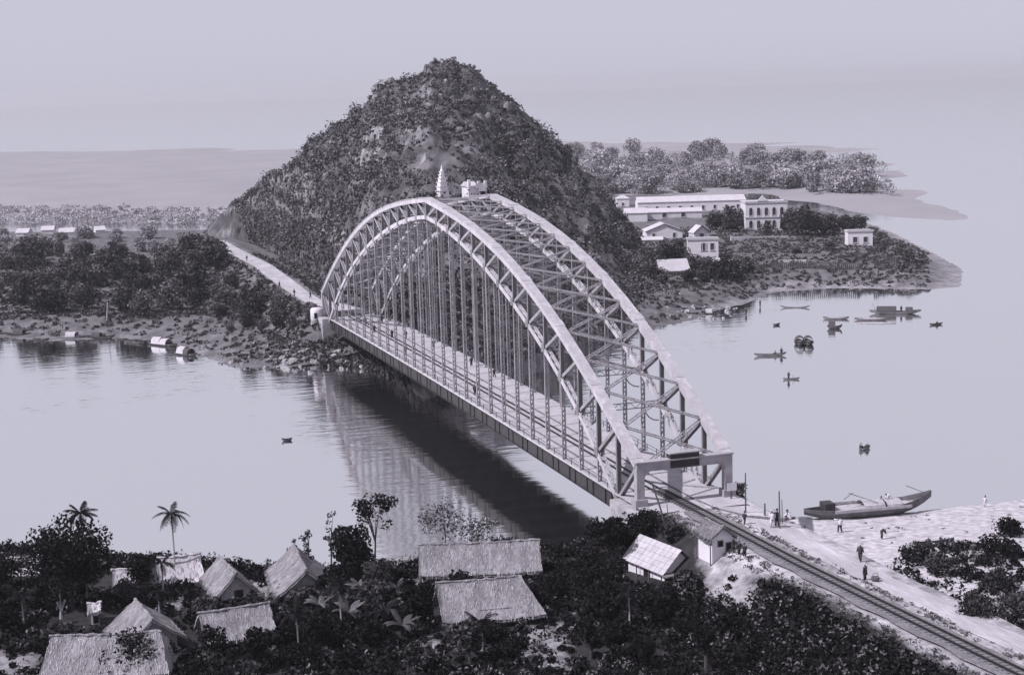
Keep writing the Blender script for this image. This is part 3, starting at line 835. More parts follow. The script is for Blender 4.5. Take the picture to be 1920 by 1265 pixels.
# white pagoda tower and shrine on the hillside
P = hit(830, 374, hf=h_hill); P[2] -= 0.4; kk = pxm(P); Hh = 64/kk
t = thing('pagoda_tower', 'slim white tiered pagoda tower on the hillside above the arch crown', 'pagoda', tuple(P), math.atan2(_R[1], _R[0])+0.5)
w = 10.5/kk; z = -1.0
for i in range(7):
    hh = Hh*(0.15 if i else 0.17)*(0.93**i)+(1.0 if i == 0 else 0); ww = w*(1-0.115*i)
    m = MB(); m.box(-ww, ww, -ww, ww, z, z+hh*0.86); m.build('tier', MT['white'], t)
    m = MB(); m.box(-ww-0.16, ww+0.16, -ww-0.16, ww+0.16, z+hh*0.86, z+hh); m.build('eave', MT['white2'], t)
    if i < 2: m = MB(); m.box(-0.25, 0.25, -ww-0.02, -ww, z+hh*0.35, z+hh*0.75); m.build('niche', MT['void'], t)
    z += hh
m = MB(); m.tube([(0, 0, z), (0, 0, z+Hh*0.08), (0, 0, z+Hh*0.2)], [w*0.32, w*0.14, 0.03], 8); m.build('finial', MT['white'], t)
P = hit(895, 370, hf=h_hill); P[2] -= 0.4; kk = pxm(P)
t = thing('shrine', 'small white hillside shrine with notched gate wall, right of the pagoda tower', 'shrine', tuple(P), math.atan2(_R[1], _R[0])+0.35)
W_ = 17/kk; Hs = 34/kk
m = MB(); m.box(-W_, W_, 0, 5.0, -2.0, Hs*0.70); m.build('wall', MT['white'], t)
m = MB(); m.box(0.1*W_, W_, -0.5, 0, -2.0, Hs*0.86); m.build('gate_front', MT['white'], t)
for x_, hh in ((-0.95, 1.08), (-0.1, 0.88), (0.16, 0.98), (0.94, 1.0)):
    m = MB(); m.box(W_*x_-0.3, W_*x_+0.3, -0.6, 0.1, Hs*0.6, Hs*hh); m.build('pillar', MT['white2'], t)
m = MB(); m.add([(-W_-0.3, -0.3, Hs*0.68), (0.05*W_, -0.3, Hs*0.68), (0.05*W_, 2.5, Hs*0.95), (-W_-0.3, 2.5, Hs*0.95), (-W_-0.3, 5.3, Hs*0.68), (0.05*W_, 5.3, Hs*0.68)], [(0, 1, 2, 3), (3, 2, 5, 4), (0, 3, 4), (1, 5, 2), (0, 4, 5, 1)]); m.build('roof', MT['roof_pale'], t)
for x_ in (0.32, 0.58, 0.8):
    m = MB(); m.box(W_*x_-0.28, W_*x_+0.28, -0.53, -0.5, 0.2, Hs*0.42); m.build('doorway', MT['void'], t)

# ------------------------------------------------------------------ trees
def tree_parts(root, h, cr, rng, m_leaf, nclump=16, nleaf=40, leaf=0.4, trunk=0.38, flat=0.85, m_bark=None, clump=0.42, rise=0.40, cz0=0.64, sparse=1.0, girth=1.0):
    mb = MB(); r0 = (0.035*h+0.03)*girth
    bend = rng.normal(size=2)*0.03*h
    top = np.array([bend[0], bend[1], h*0.72])
    mb.tube([(0, 0, -0.4), (bend[0]*0.2, bend[1]*0.2, h*0.2), (bend[0]*0.6, bend[1]*0.6, h*0.45), top], [r0, r0*0.75, r0*0.5, r0*0.15], 7)
    d = rng.normal(size=(nclump, 3)); d /= np.linalg.norm(d, axis=1)[:, None]
    rr = 0.35+0.65*rng.random(nclump)**0.6
    C = d*rr[:, None]*np.array([cr*(1-clump*0.6), cr*(1-clump*0.6), h*rise*(1-clump*0.5)])+np.array([bend[0]*0.8, bend[1]*0.8, h*cz0])
    for c in C[:7]:
        s0 = np.array([bend[0]*0.5, bend[1]*0.5, h*(trunk+0.1*rng.random())])
        mb.tube([s0, (s0+c)/2+(0, 0, 0.05*h), c], [r0*0.4, r0*0.25, r0*0.08], 5)
    mb.build('trunk', m_bark or MT['bark'], root)
    R = cr*clump*(0.7+0.6*rng.random(nclump))
    P = ball_pts(nclump*nleaf, rng, 0.5).reshape(nclump, nleaf, 3); P[..., 2] *= flat
    P = (C[:, None]+P*R[:, None, None]).reshape(-1, 3)
    link_mesh('crown', leaf_mesh('crown', P, leaf, m_leaf, rng=rng), root)
def tree(name, label, loc, h, cr, group=None, seed=0, **k):
    t = thing(name, label, 'tree', loc, group=group)
    tree_parts(t, h, cr, np.random.default_rng(seed+100), **k)
    return t
protos = {}
def proto(kind, m, n=4, **k):
    protos[kind] = []
    for q in range(n):
        t = thing('broadleaf_tree', 'x', 'tree'); tree_parts(t, 1.0*8, 4.0, np.random.default_rng(q*7+len(kind)), m, **k)
        protos[kind].append([t, False])
def plant_tree(kind, name, label, P, h, w, group):
    e = random.choice(protos[kind])
    o = copy_tree(e[0]) if e[1] else e[0]
    e[1] = True
    o.name = name; o.location = tuple(P); o.scale = (w/8.0, w/8.0, h/8.0); o.rotation_euler = (0, 0, random.uniform(0, 6.28))
    return tag(o, label, 'tree', group)
proto('far_dark', MT['leaf_mid'], 5, nclump=26, nleaf=44, leaf=0.55, rise=0.52, cz0=0.48, clump=0.46)
proto('far_mid', MT['leaf_hill'], 5, nclump=24, nleaf=42, leaf=0.55, rise=0.52, cz0=0.48, clump=0.46)
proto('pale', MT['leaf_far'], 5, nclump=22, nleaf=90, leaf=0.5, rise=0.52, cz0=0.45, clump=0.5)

def scatter_trees(n, pxs, pys, kinds, hs, label, group, tries=6000, sep=4.0, ok=None, span=''):
    got = []; c = 0
    while len(got) < n and c < tries:
        c += 1
        px, py = random.uniform(*pxs), random.uniform(*pys)
        if ok and not ok(px, py): continue
        P = hit(px, py, hf=lambda X, Y: np.maximum(np.maximum(h_far(X, Y), h_dist(X, Y)), WZ))
        if P[2] < WZ+0.9: continue
        rd, _ = line_dist(ROAD, P[:1], P[1:2])
        if rd[0] < 6.5 or any(math.hypot(P[0]-g[0], P[1]-g[1]) < sep for g in got): continue
        got.append(P)
        h = random.uniform(*hs); i = 0 if random.random() < 0.55 else 1
        q_ = (px-pxs[0])/(pxs[1]-pxs[0]); r_ = (py-pys[0])/(pys[1]-pys[0])
        where = ['back', 'middle', 'front'][min(2, int(r_*3))]+' row, '+['left end', 'left of centre', 'centre', 'right of centre', 'right end'][min(4, int(q_*5))]
        plant_tree(kinds[i % len(kinds)], 'broadleaf_tree', label+', '+where, P+np.array([0, 0, -0.3]), h, h*random.uniform(0.9, 1.35), group)
# left wooded bank
scatter_trees(64, (-30, 440), (478, 592), ('far_dark', 'far_mid'), (4.5, 8.5), 'leafy tree of the dense left bank wood', 'trees of the wood on the far left bank', ok=lambda x, y: y < 575 or x < 380)
scatter_trees(24, (400, 590), (545, 625), ('far_dark', 'far_mid'), (2.5, 5.0), 'small bushy tree below the far road', 'bushy trees below the far road', sep=2.5)
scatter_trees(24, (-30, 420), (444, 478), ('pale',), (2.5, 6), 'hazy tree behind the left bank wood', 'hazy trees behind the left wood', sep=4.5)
for i, (px, py, h, w, lb) in enumerate([(405, 505, 9.5, 9.5, 'tall dark spreading tree at the left of the far road'), (150, 560, 9.5, 8.5, 'tall dark round tree in the middle of the left bank wood'),
        (465, 600, 8.0, 6.5, 'dark narrow tree standing just left of the bridge abutment road'), (365, 520, 8.0, 8.0, 'broad dark tree left of the tall tree by the far road')]):
    P = hit(px, py, hf=h_far); plant_tree('far_dark', 'broadleaf_tree', lb, P, h, w, None)
# town trees
TT = [(1342, 432, 7.5, 7.5), (1370, 434, 8.5, 8.5), (1394, 430, 7.0, 7.0), (1440, 436, 4.0, 5.0), (1478, 440, 8.5, 7.5), (1503, 442, 10.5, 9.5), (1528, 441, 8.5, 8.5), (1556, 438, 7.0, 8.0),
      (1588, 438, 6.5, 7.5), (1612, 432, 6.0, 6.5)]
for i, (px, py, h, w) in enumerate(TT):
    P = hit(px, py, hf=h_far); plant_tree('far_dark', 'broadleaf_tree', 'dark leafy tree beside the white two storey town house', P, h, w, 'trees round the white town house')
TT = [(1225, 505, 7, 7), (1250, 490, 6.5, 7), (1275, 488, 6, 6), (1300, 505, 5, 6), (1332, 522, 5.5, 6), (1360, 523, 6.5, 6.5), (1385, 522, 6.5, 6), (1400, 512, 4.5, 5), (1215, 530, 6, 6), (1240, 528, 4, 5), (1290, 528, 3.5, 5), (1320, 530, 3.5, 4)]
for i, (px, py, h, w) in enumerate(TT):
    P = hit(px, py, hf=h_far); plant_tree('far_dark' if i % 3 else 'far_mid', 'broadleaf_tree', 'dark tree among the shore huts at the right foot of the hill', P, h, w, 'trees at the right foot of the hill')
TT = [(1660, 468, 3.5, 4), (1690, 478, 4.0, 4.5), (1705, 492, 4.5, 4.5), (1655, 452, 3.5, 4.5), (1640, 440, 3, 5), (1550, 470, 3.5, 5), (1490, 475, 3, 4)]
for i, (px, py, h, w) in enumerate(TT):
    P = hit(px, py, hf=h_far); plant_tree('far_mid', 'broadleaf_tree', 'low bushy tree near the tip of the right point', P, h, w, 'bushy trees near the tip of the point')
# distant trees beyond the town, haze put into their pale leaf colour
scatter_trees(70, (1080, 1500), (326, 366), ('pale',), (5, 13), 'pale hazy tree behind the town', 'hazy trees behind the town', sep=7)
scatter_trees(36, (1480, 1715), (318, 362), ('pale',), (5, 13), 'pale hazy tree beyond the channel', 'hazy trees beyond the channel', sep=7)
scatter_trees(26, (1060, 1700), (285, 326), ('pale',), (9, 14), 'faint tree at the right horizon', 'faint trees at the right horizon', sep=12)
n = 330
P = np.array([at(random.uniform(-80, 450), 411-24*random.random()**2.2, -6.2) for _ in range(n)])
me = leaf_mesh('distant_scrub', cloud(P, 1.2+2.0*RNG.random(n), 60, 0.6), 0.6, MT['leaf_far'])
o = link_mesh('distant_scrub', me); o['kind'] = 'stuff'
# the far wood on the right, one canopy paled in colour as by haze, behind and between the nearer trees
n = 700
Pq = np.array([at(random.uniform(1060, 1712), 290+72*random.random()**0.8, -6.0) for _ in range(n)])
Pq = Pq[(poly_dist(DIST, Pq[:, 0], Pq[:, 1]) > 8) & (h_dist(Pq[:, 0], Pq[:, 1]) > -7.4)]
Pq[:, 2] += RNG.uniform(0.5, 4.5, len(Pq))
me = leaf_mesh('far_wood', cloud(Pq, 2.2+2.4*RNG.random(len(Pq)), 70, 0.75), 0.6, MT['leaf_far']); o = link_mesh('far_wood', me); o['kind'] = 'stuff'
# low scrub on the far bank
pts = []
while len(pts) < 6500:
    c = random.random()
    if c < 0.55: px, py = random.uniform(-20, 640), random.uniform(500, 692)
    elif c < 0.62: px, py = random.uniform(600, 800), random.uniform(640, 735)
    else: px, py = random.uniform(1180, 1740), random.uniform(440, 600)
    P = at(px, py, -5.5)
    x_, y_ = P[0], P[1]
    if float(line_dist(ROAD, np.array([x_]), np.array([y_]))[0][0]) < 3.4: continue
    z_ = float(h_far(np.array([x_]), np.array([y_]))[0])
    if z_ < WZ+0.25: continue
    if px > 1180 and py > 545 and random.random() < 0.75: continue
    if px < 500 and py > 600 and random.random() < 0.6: continue
    pts.append((x_, y_, z_))
C = np.array(pts); r = 0.4+1.0*RNG.random(len(C))**2
me = leaf_mesh('bank_scrub', cloud(C, r, 26), 0.42, MT['leaf_mid']); o = link_mesh('bank_scrub', me); o['kind'] = 'stuff'

# ------------------------------------------------------------------ rocks along the far shore
def rock_mesh(seed, n=2):
    bm = bmesh.new(); bmesh.ops.create_icosphere(bm, subdivisions=n, radius=1.0)
    rg = np.random.default_rng(seed); ax = rg.normal(size=(9, 3)); ax /= np.linalg.norm(ax, axis=1)[:, None]; of = rg.uniform(0.35, 0.8, 9)
    for v_ in bm.verts:
        p = np.array(v_.co)
        for a, f in zip(ax, of):
            e = p@a-f
            if e > 0: p = p-a*e
        v_.co = p*(1+0.10*rg.normal())
    me = bpy.data.meshes.new('boulder'); bm.to_mesh(me); bm.free(); me.materials.append(MT['rock']); return me
RM = [rock_mesh(q) for q in range(6)]
cnt = 0
for _ in range(900):
    if cnt >= 150: break
    g = random.random()
    if g < 0.75: px, py, lb, gp = random.gauss(570, 75), random.gauss(672, 14), 'pale boulder on the shore below the far end of the bridge', 'boulders below the far bridge end'
    else: px, py, lb, gp = random.uniform(1215, 1390), random.uniform(572, 600), 'dark pale-topped boulder on the shore at the right foot of the hill', 'boulders on the right shore'
    if g < 0.75 and not (380 < px < 800): continue
    P = hit(px, py)
    if P[2] < WZ-0.3 or P[2] > -4.5: continue
    o = link_mesh('boulder', random.choice(RM)); s_ = 0.28+0.95*random.random()**3 if g < 0.75 else 0.3+0.6*random.random()**2
    if abs(px-575) < 45 and random.random() < 0.35: s_ *= 1.5
    o.location = tuple(P); o.scale = (s_*random.uniform(0.8, 1.5), s_*random.uniform(0.8, 1.4), s_*random.uniform(0.6, 1.0)); o.rotation_euler = (random.uniform(-.3, .3), random.uniform(-.3, .3), random.uniform(0, 6))
    tag(o, lb, 'boulder', gp); cnt += 1

# ------------------------------------------------------------------ houses of the near village
def in_frame(B, C, off): return B
class House:
    """local X runs along the ridge from A to B, Z = 0 on the ground"""
    def __init__(s, name, label, cat, A, B, zr, rise, half, zg, roof='thatch', wall='mud', over=0.45, hip=(0.0, 0.0), seed=0, walls=True, group=None, low=0.0):
        rg = np.random.default_rng(seed)
        a = at(A[0], A[1], zr); b = at(B[0], B[1], zr)
        c = (a+b)/2; L = float(np.hypot(*(b-a)[:2])); rz = math.atan2(b[1]-a[1], b[0]-a[0])
        s.t = thing(name, label, cat, (c[0], c[1], zg), rz, group); s.L = L; s.half = half; s.H = zr-zg; s.e = s.H-rise
        t = s.t; H, e = s.H, s.e; x0, x1 = -L/2, L/2
        thick = 0.26 if roof != 'tile' else 0.10
        m = MT[{'thatch': 'thatch', 'tile': 'tile', 'dark': 'thatch_dark', 'pale': 'roof_pale'}[roof]]
        if roof == 'tile':
            for sd in (-1, 1):
                nx, ny = 9, 5
                for i in range(nx):
                    for j in range(ny):
                        xa, xb = x0-over+(L+2*over)*i/nx+0.02, x0-over+(L+2*over)*(i+1)/nx-0.02
                        ya, yb = half*j/ny, half*(j+1)/ny+0.06
                        za, zb = H-rise*j/ny+0.03+0.02*rg.random(), H-rise*(j+1)/ny-rise*0.06/half+0.10+0.03*rg.random()
                        p = MB(); dz = 0.05
                        p.add([(xa, sd*ya, za), (xb, sd*ya, za), (xb, sd*yb, zb), (xa, sd*yb, zb), (xa, sd*ya, za-dz), (xb, sd*ya, za-dz), (xb, sd*yb, zb-dz), (xa, sd*yb, zb-dz)],
                              [(0, 1, 2, 3), (7, 6, 5, 4), (0, 4, 5, 1), (2, 6, 7, 3), (1, 5, 6, 2), (0, 3, 7, 4)])
                        p.build('roof_panel', m, t)
        else:
            nx, ny = max(8, int(L/0.35)), max(6, int(half/0.3))
            for sd in (-1, 1):
                us_ = np.linspace(0, 1, nx); ws_ = np.linspace(0, 1, ny)
                Uq, Wq = np.meshgrid(us_, ws_)
                xa = x0-over-hip[0]*Wq; xb = x1+over+hip[1]*Wq
                Xq = xa+(xb-xa)*Uq
                sag = 0.10*np.sin(np.pi*Uq)*1.0
                Yq = sd*(half+over*0.8)*Wq
                Zq = H+0.05-(rise+over*0.8*rise/half)*Wq**0.94-sag
                nz = 0.17*fbm(Xq*1.1+seed, Yq*1.1+sd*7, 5, 3)+0.05*fbm(Xq*5, Yq*2, 8, 2)
                Zq = Zq+nz; edge = (Wq == 1)
                Zq = Zq-edge*0.10*rg.random(Zq.shape); Xq = Xq+((Uq == 0) | (Uq == 1))*0.16*(rg.random(Xq.shape)-0.5)
                top = np.stack([Xq, Yq, Zq], -1).reshape(-1, 3); bot = top-(0, 0, thick)
                idx = np.arange(nx*ny).reshape(ny, nx); n0 = nx*ny
                Q = np.stack([idx[:-1, :-1], idx[:-1, 1:], idx[1:, 1:], idx[1:, :-1]], -1).reshape(-1, 4)
                if sd > 0: Q = Q[:, ::-1] if False else Q
                bd = list(idx[0, :])+list(idx[1:, -1])+list(idx[-1, -2::-1])+list(idx[-2:0:-1, 0])
                sk = [(bd[k], bd[(k+1) % len(bd)], bd[(k+1) % len(bd)]+n0, bd[k]+n0) for k in range(len(bd))]
                link_mesh('thatch_slope', quad_mesh('thatch_slope', np.concatenate([top, bot]), np.concatenate([Q, Q[:, ::-1]+n0, np.array(sk)]), m), t)
                k_ = int((L+2*over)*14)
                fx = rg.uniform(x0-over-hip[0], x1+over+hip[1], k_)
                F = np.stack([fx, np.full(k_, sd*(half+over*0.8)), np.full(k_, H-rise*(1+over*0.8/half)-0.18)], 1)+rg.normal(size=(k_, 3))*0.05
                fo = link_mesh('eave_straw', leaf_mesh('eave_straw', F, 0.12, MT['straw'] if roof == 'thatch' else m, aspect=3.2, rng=rg, droop=3.0), t); fo['kind'] = 'stuff'
            k_ = int(L*half*34); sx_ = rg.random(k_); sw_ = rg.random(k_); sd_ = np.where(rg.random(k_) < 0.5, -1.0, 1.0)
            xa_ = x0-over-hip[0]*sw_; xb_ = x1+over+hip[1]*sw_
            yy_ = (half+over*0.8)*sw_; dn_ = np.array([0, half, -rise])/math.hypot(half, rise)
            cx_ = np.stack([xa_+(xb_-xa_)*sx_, sd_*yy_, H+0.10-(rise+over*0.8*rise/half)*sw_**0.94-0.10*np.sin(np.pi*sx_)+0.17*fbm((xa_+(xb_-xa_)*sx_)*1.1+seed, sd_*yy_*1.1+sd_*7, 5, 3)], 1)
            dv_ = np.stack([rg.normal(size=k_)*0.16, sd_*dn_[1]+0*sd_, dn_[2]+0.10*rg.random(k_)], 1)*(0.22+0.35*rg.random(k_))[:, None]
            wv_ = np.stack([np.full(k_, 0.028), 0*sd_, 0*sd_], 1)*(0.6+1.1*rg.random(k_))[:, None]
            Vs_ = np.stack([cx_-wv_, cx_+wv_, cx_+dv_+wv_*0.6, cx_+dv_-wv_*0.6], 1).reshape(-1, 3)
            so_ = link_mesh('roof_straw', quad_mesh('roof_straw', Vs_, np.arange(4*k_).reshape(-1, 4), {'thatch': MT['straw'], 'dark': MT['straw_dark'], 'pale': MT['straw']}[roof]), t); so_['kind'] = 'stuff'
            rc = MB(); n = max(5, int(L/0.35))
            pts = [(x0-over-0.1+(L+2*over+0.2)*k/n, 0.05*rg.normal(), H+0.07-0.10*math.sin(math.pi*k/n)+0.03*rg.normal()) for k in range(n+1)]
            rc.tube(pts, [0.10+0.09*rg.random() for _ in pts], 6); rc.build('ridge_roll', m, t)
            for q, hp in ((0, hip[0]), (1, hip[1])):
                if hp > 0:
                    sg = -1 if q == 0 else 1; xr = (x0-over if q == 0 else x1+over)
                    hm = MB(); ez = H-rise*(1+over*0.8/half)
                    hm.add([(xr, 0, H), (xr+sg*hp, -half-over*0.8, ez), (xr+sg*hp, half+over*0.8, ez), (xr, 0, H-thick), (xr+sg*hp, -half-over*0.8, ez-thick), (xr+sg*hp, half+over*0.8, ez-thick)],
                           [(0, 1, 2) if q == 1 else (0, 2, 1), (1, 4, 5, 2), (0, 3, 4, 1), (0, 2, 5, 3), (3, 5, 4)])
                    hm.build('hip_slope', m, t)
        if walls:
            w = MT[wall]; hw = half*0.80; xw0, xw1 = x0+0.15, x1-0.15; wt = e+0.10
            for nm, b_ in (('wall', (xw0, xw1, -hw, -hw+0.14, -0.4, wt)), ('wall', (xw0, xw1, hw-0.14, hw, -0.4, wt)), ('wall', (xw0, xw0+0.14, -hw+0.14, hw-0.14, -0.4, wt)), ('wall', (xw1-0.14, xw1, -hw+0.14, hw-0.14, -0.4, wt))):
                mb = MB(); mb.box(*b_); mb.build(nm, w, t)
            for xx, hp in ((xw0+0.07, hip[0]), (xw1-0.07, hip[1])):
                if hp == 0:
                    g = MB(); gt = H-0.22
                    g.add([(xx-0.06, -hw, wt), (xx-0.06, hw, wt), (xx-0.06, 0, gt), (xx+0.06, -hw, wt), (xx+0.06, hw, wt), (xx+0.06, 0, gt)], [(0, 2, 1), (3, 4, 5), (0, 1, 4, 3), (1, 2, 5, 4), (2, 0, 3, 5)])
                    g.build('gable', w, t)
            for xx in np.linspace(x0+0.1, x1-0.1, max(2, int(L/2.2)+1)):
                for sd in (-1, 1):
                    p = MB(); p.tube([(xx, sd*(half-0.05), -0.3), (xx, sd*(half-0.05), e+0.05)], [0.07, 0.06], 6); p.build('post', MT['wood'], t)
            s.hw = hw; s.xw = (xw0, xw1)
    def hole(s, face, c, w, z0, z1, name='door', m='void', frame='wood'):
        """an opening with its frame on a wall: face f(-y) k(+y) a(-x) b(+x)"""
        d = MB(); f = MB(); o = 0.02; hw = s.hw
        if face in 'fk':
            y = -hw if face == 'f' else hw; sg = -1 if face == 'f' else 1; y0, y1 = sorted((y, y+sg*o)); g0, g1 = sorted((y, y+sg*0.07))
            d.box(c-w/2, c+w/2, y0, y1, z0, z1)
            for b_ in ((c-w/2-0.09, c-w/2, z0, z1), (c+w/2, c+w/2+0.09, z0, z1), (c-w/2-0.09, c+w/2+0.09, z1, z1+0.09)): f.box(b_[0], b_[1], g0, g1, b_[2], b_[3])
        else:
            x = s.xw[0] if face == 'a' else s.xw[1]; sg = -1 if face == 'a' else 1; x0, x1 = sorted((x, x+sg*o)); g0, g1 = sorted((x, x+sg*0.07))
            d.box(x0, x1, c-w/2, c+w/2, z0, z1)
            for b_ in ((c-w/2-0.09, c-w/2, z0, z1), (c+w/2, c+w/2+0.09, z0, z1), (c-w/2-0.09, c+w/2+0.09, z1, z1+0.09)): f.box(g0, g1, b_[0], b_[1], b_[2], b_[3])
        q = d.build(name, MT[m], s.t); f.build('frame', MT[frame], q)

h = House('thatched_house', 'long thatched house nearest the water, left of the bridge end', 'house', (792, 1021), (1004, 1012), -1.15, 2.3, 2.7, -5.3, seed=1)
h.hole('f', -3.0, 1.0, 0, 1.6); h.hole('f', 2.0, 1.2, 0, 1.6)
h = House('thatched_house', 'thatched house with a broad roof and dark open front, below the long house', 'house', (826, 1092), (968, 1080), -1.0, 2.75, 3.2, -5.0, hip=(0.0, 1.9), seed=2)
h.hole('f', -2.0, 1.9, 0.1, 1.6); h.hole('f', 1.2, 3.2, 0.1, 1.6)
h = House('thatched_house', 'steep thatched house with ridge towards the viewer, left of the round dark tree', 'house', (552, 1022), (573, 1066), -1.0, 2.5, 2.9, -5.2, seed=3)
h.hole('b', 0.0, 1.2, 0, 1.6)
h = House('thatched_house', 'small pale thatched house with dark-edged gable between palm and banana plants', 'house', (412, 1043), (441, 1072), -1.9, 2.0, 2.0, -5.3, wall='mat_pale', seed=4)
h.hole('b', 0.3, 0.8, 0, 1.3)
h = House('thatched_house', 'thatched house with a dark gable in front of the big dark tree', 'house', (256, 1126), (285, 1158), -1.4, 2.2, 2.9, -5.0, seed=5)
h.hole('b', 0.0, 2.2, 0, 1.7)
House('thatched_house', 'large ragged thatched house lowest in the left corner of the village', 'house', (104, 1192), (292, 1184), -1.2, 2.6, 3.1, -5.0, hip=(0.6, 1.2), seed=6)
House('thatched_house', 'half hidden thatched house among shrubs in the middle of the village', 'house', (380, 1148), (496, 1130), -2.0, 2.0, 2.2, -5.0, seed=7)
House('thatched_house', 'pale thatched house behind the tall areca palm at the water', 'house', (300, 1046), (368, 1038), -2.3, 2.1, 2.1, -5.5, roof='pale', wall='white2', seed=8)
House('thatched_house', 'low pale hut left of the palm by the water', 'house', (218, 1068), (292, 1062), -3.4, 1.5, 1.6, -5.6, roof='pale', wall='white2', seed=9)
House('thatched_house', 'small hut behind the leaves at the left edge by the water', 'house', (20, 1045), (70, 1041), -3.2, 1.6, 1.7, -5.6, roof='pale', wall='white2', seed=10)
h = House('whitewashed_hut', 'tiny white hut under the big dark tree on the left', 'hut', (166, 1131), (187, 1129), -2.9, 0.5, 0.9, -5.0, roof='pale', wall='white', over=0.1, seed=11)
h.hole('f', 0.1, 0.4, 0.2, 0.9, 'window')
h = House('tile_roofed_house', 'house with large pale roof panels and white gable below the railway', 'house', (1203, 1002), (1275, 1030), -0.75, 2.3, 2.45, -4.6, roof='tile', wall='white', seed=12, over=0.35)
h.hole('b', -0.2, 0.9, 0.6, 1.5, 'window'); h.hole('b', 1.2, 0.6, 0.0, 1.4)
h.hole('f', 0.2, 1.0, 0.2, 1.2, 'window')
vm = MB(); vm.box(h.L/2-0.2, h.L/2+1.0, -h.half, h.half, h.e-0.15, h.e); vm.build('gable_awning', MT['thatch_dark'], h.t)
vm = MB(); vm.box(h.L/2-0.1, h.L/2+0.9, -h.half*0.9, h.half*0.9, -0.35, 0.12); vm.build('veranda', MT['concrete'], h.t)
h = House('whitewashed_hut', 'narrow white guard hut with grey roof right beside the railway', 'hut', (1326, 973), (1355, 987), 2.55, 1.05, 1.45, -1.2, roof='dark', wall='white', over=0.2, seed=13)
h.hole('b', 0.75, 0.5, 0.0, 1.9)
h.hole('b', -0.2, 0.5, 1.6, 2.2, 'window')
House('shed', 'dark thatched shed between the tiled house and the guard hut', 'shed', (1272, 1008), (1312, 1006), -1.0, 1.2, 1.7, -3.6, roof='dark', wall='mud', seed=14)
House('shed', 'low grey lean shed in front of the guard hut', 'shed', (1312, 1034), (1345, 1031), -1.6, 0.8, 1.2, -3.5, roof='dark', wall='mud', seed=15)
House('shed', 'low flat grey shed beside the yard below the guard hut', 'shed', (1344, 1053), (1395, 1051), -2.2, 0.6, 1.3, -4.2, roof='dark', wall='mud', seed=16)

# ------------------------------------------------------------------ near trees, palms, bananas, bushes
NG = lambda px, py: hit(px, py, hf=lambda X, Y: np.maximum(h_near(X, Y), WZ))
D = MT['leaf_dark']
tree('broadleaf_tree', 'largest dark dense tree, on the left among the huts', NG(138, 1140), 9.6, 4.3, seed=1, m_leaf=D, nclump=64, nleaf=105, leaf=0.26, rise=0.47, cz0=0.62, clump=0.34)
tree('broadleaf_tree', 'dense dark round tree right of the steep thatched house', NG(664, 1102), 7.2, 2.7, seed=2, m_leaf=D, nclump=46, nleaf=95, leaf=0.24, rise=0.45, cz0=0.58, clump=0.36)
tree('broadleaf_tree', 'thin tall tree with loose tufts of leaves standing against the water', NG(703, 1078), 9.6, 2.6, seed=3, m_leaf=D, nclump=24, nleaf=46, leaf=0.22, rise=0.30, cz0=0.78, clump=0.27, girth=0.42)
tree('broadleaf_tree', 'sparse twiggy tree just behind the long thatched house', NG(836, 1050), 6.8, 3.4, seed=4, m_leaf=MT['leaf_mid'], girth=0.35, nclump=46, nleaf=20, leaf=0.18, rise=0.34, cz0=0.70, clump=0.3)
tree('broadleaf_tree', 'low sparse tree leaning over the right end of the long thatched house', NG(900, 1044), 4.6, 2.8, seed=14, m_leaf=MT['leaf_mid'], girth=0.35, nclump=34, nleaf=20, leaf=0.18, rise=0.34, cz0=0.70, clump=0.3)
tree('broadleaf_tree', 'dark mop-headed tree in front of the near bridge foot', NG(1143, 1075), 6.6, 2.2, seed=5, m_leaf=D, nclump=38, nleaf=90, leaf=0.24, rise=0.30, cz0=0.72, clump=0.36)
tree('broadleaf_tree', 'wispy slender tree top left of the round dark tree', NG(622, 1085), 8.0, 0.9, seed=6, girth=0.45, m_leaf=MT['leaf_mid'], nclump=10, nleaf=22, leaf=0.18, rise=0.42, cz0=0.62, clump=0.35)
tree('broadleaf_tree', 'wispy slender tree behind the steep thatched house roof', NG(580, 1085), 6.6, 0.9, seed=7, girth=0.45, m_leaf=MT['leaf_mid'], nclump=10, nleaf=22, leaf=0.18, rise=0.42, cz0=0.62, clump=0.35)
tree('broadleaf_tree', 'thin wispy tree left of the steep thatched house roof', NG(543, 1085), 5.2, 0.7, seed=8, girth=0.45, m_leaf=MT['leaf_mid'], nclump=8, nleaf=22, leaf=0.18, rise=0.42, cz0=0.62, clump=0.35)
tree('broadleaf_tree', 'pale-trunked young tree in front of the big dark tree at far left', NG(116, 1190), 6.0, 1.8, seed=9, m_leaf=D, nclump=16, nleaf=60, leaf=0.24, rise=0.28, cz0=0.75, clump=0.4, m_bark=MT['bark_pale'])
tree('broadleaf_tree', 'small dark tree at the left edge in front of the water', NG(40, 1095), 3.6, 2.6, seed=15, m_leaf=MT['leaf_mid'], nclump=20, nleaf=50, leaf=0.22, rise=0.4, cz0=0.6)
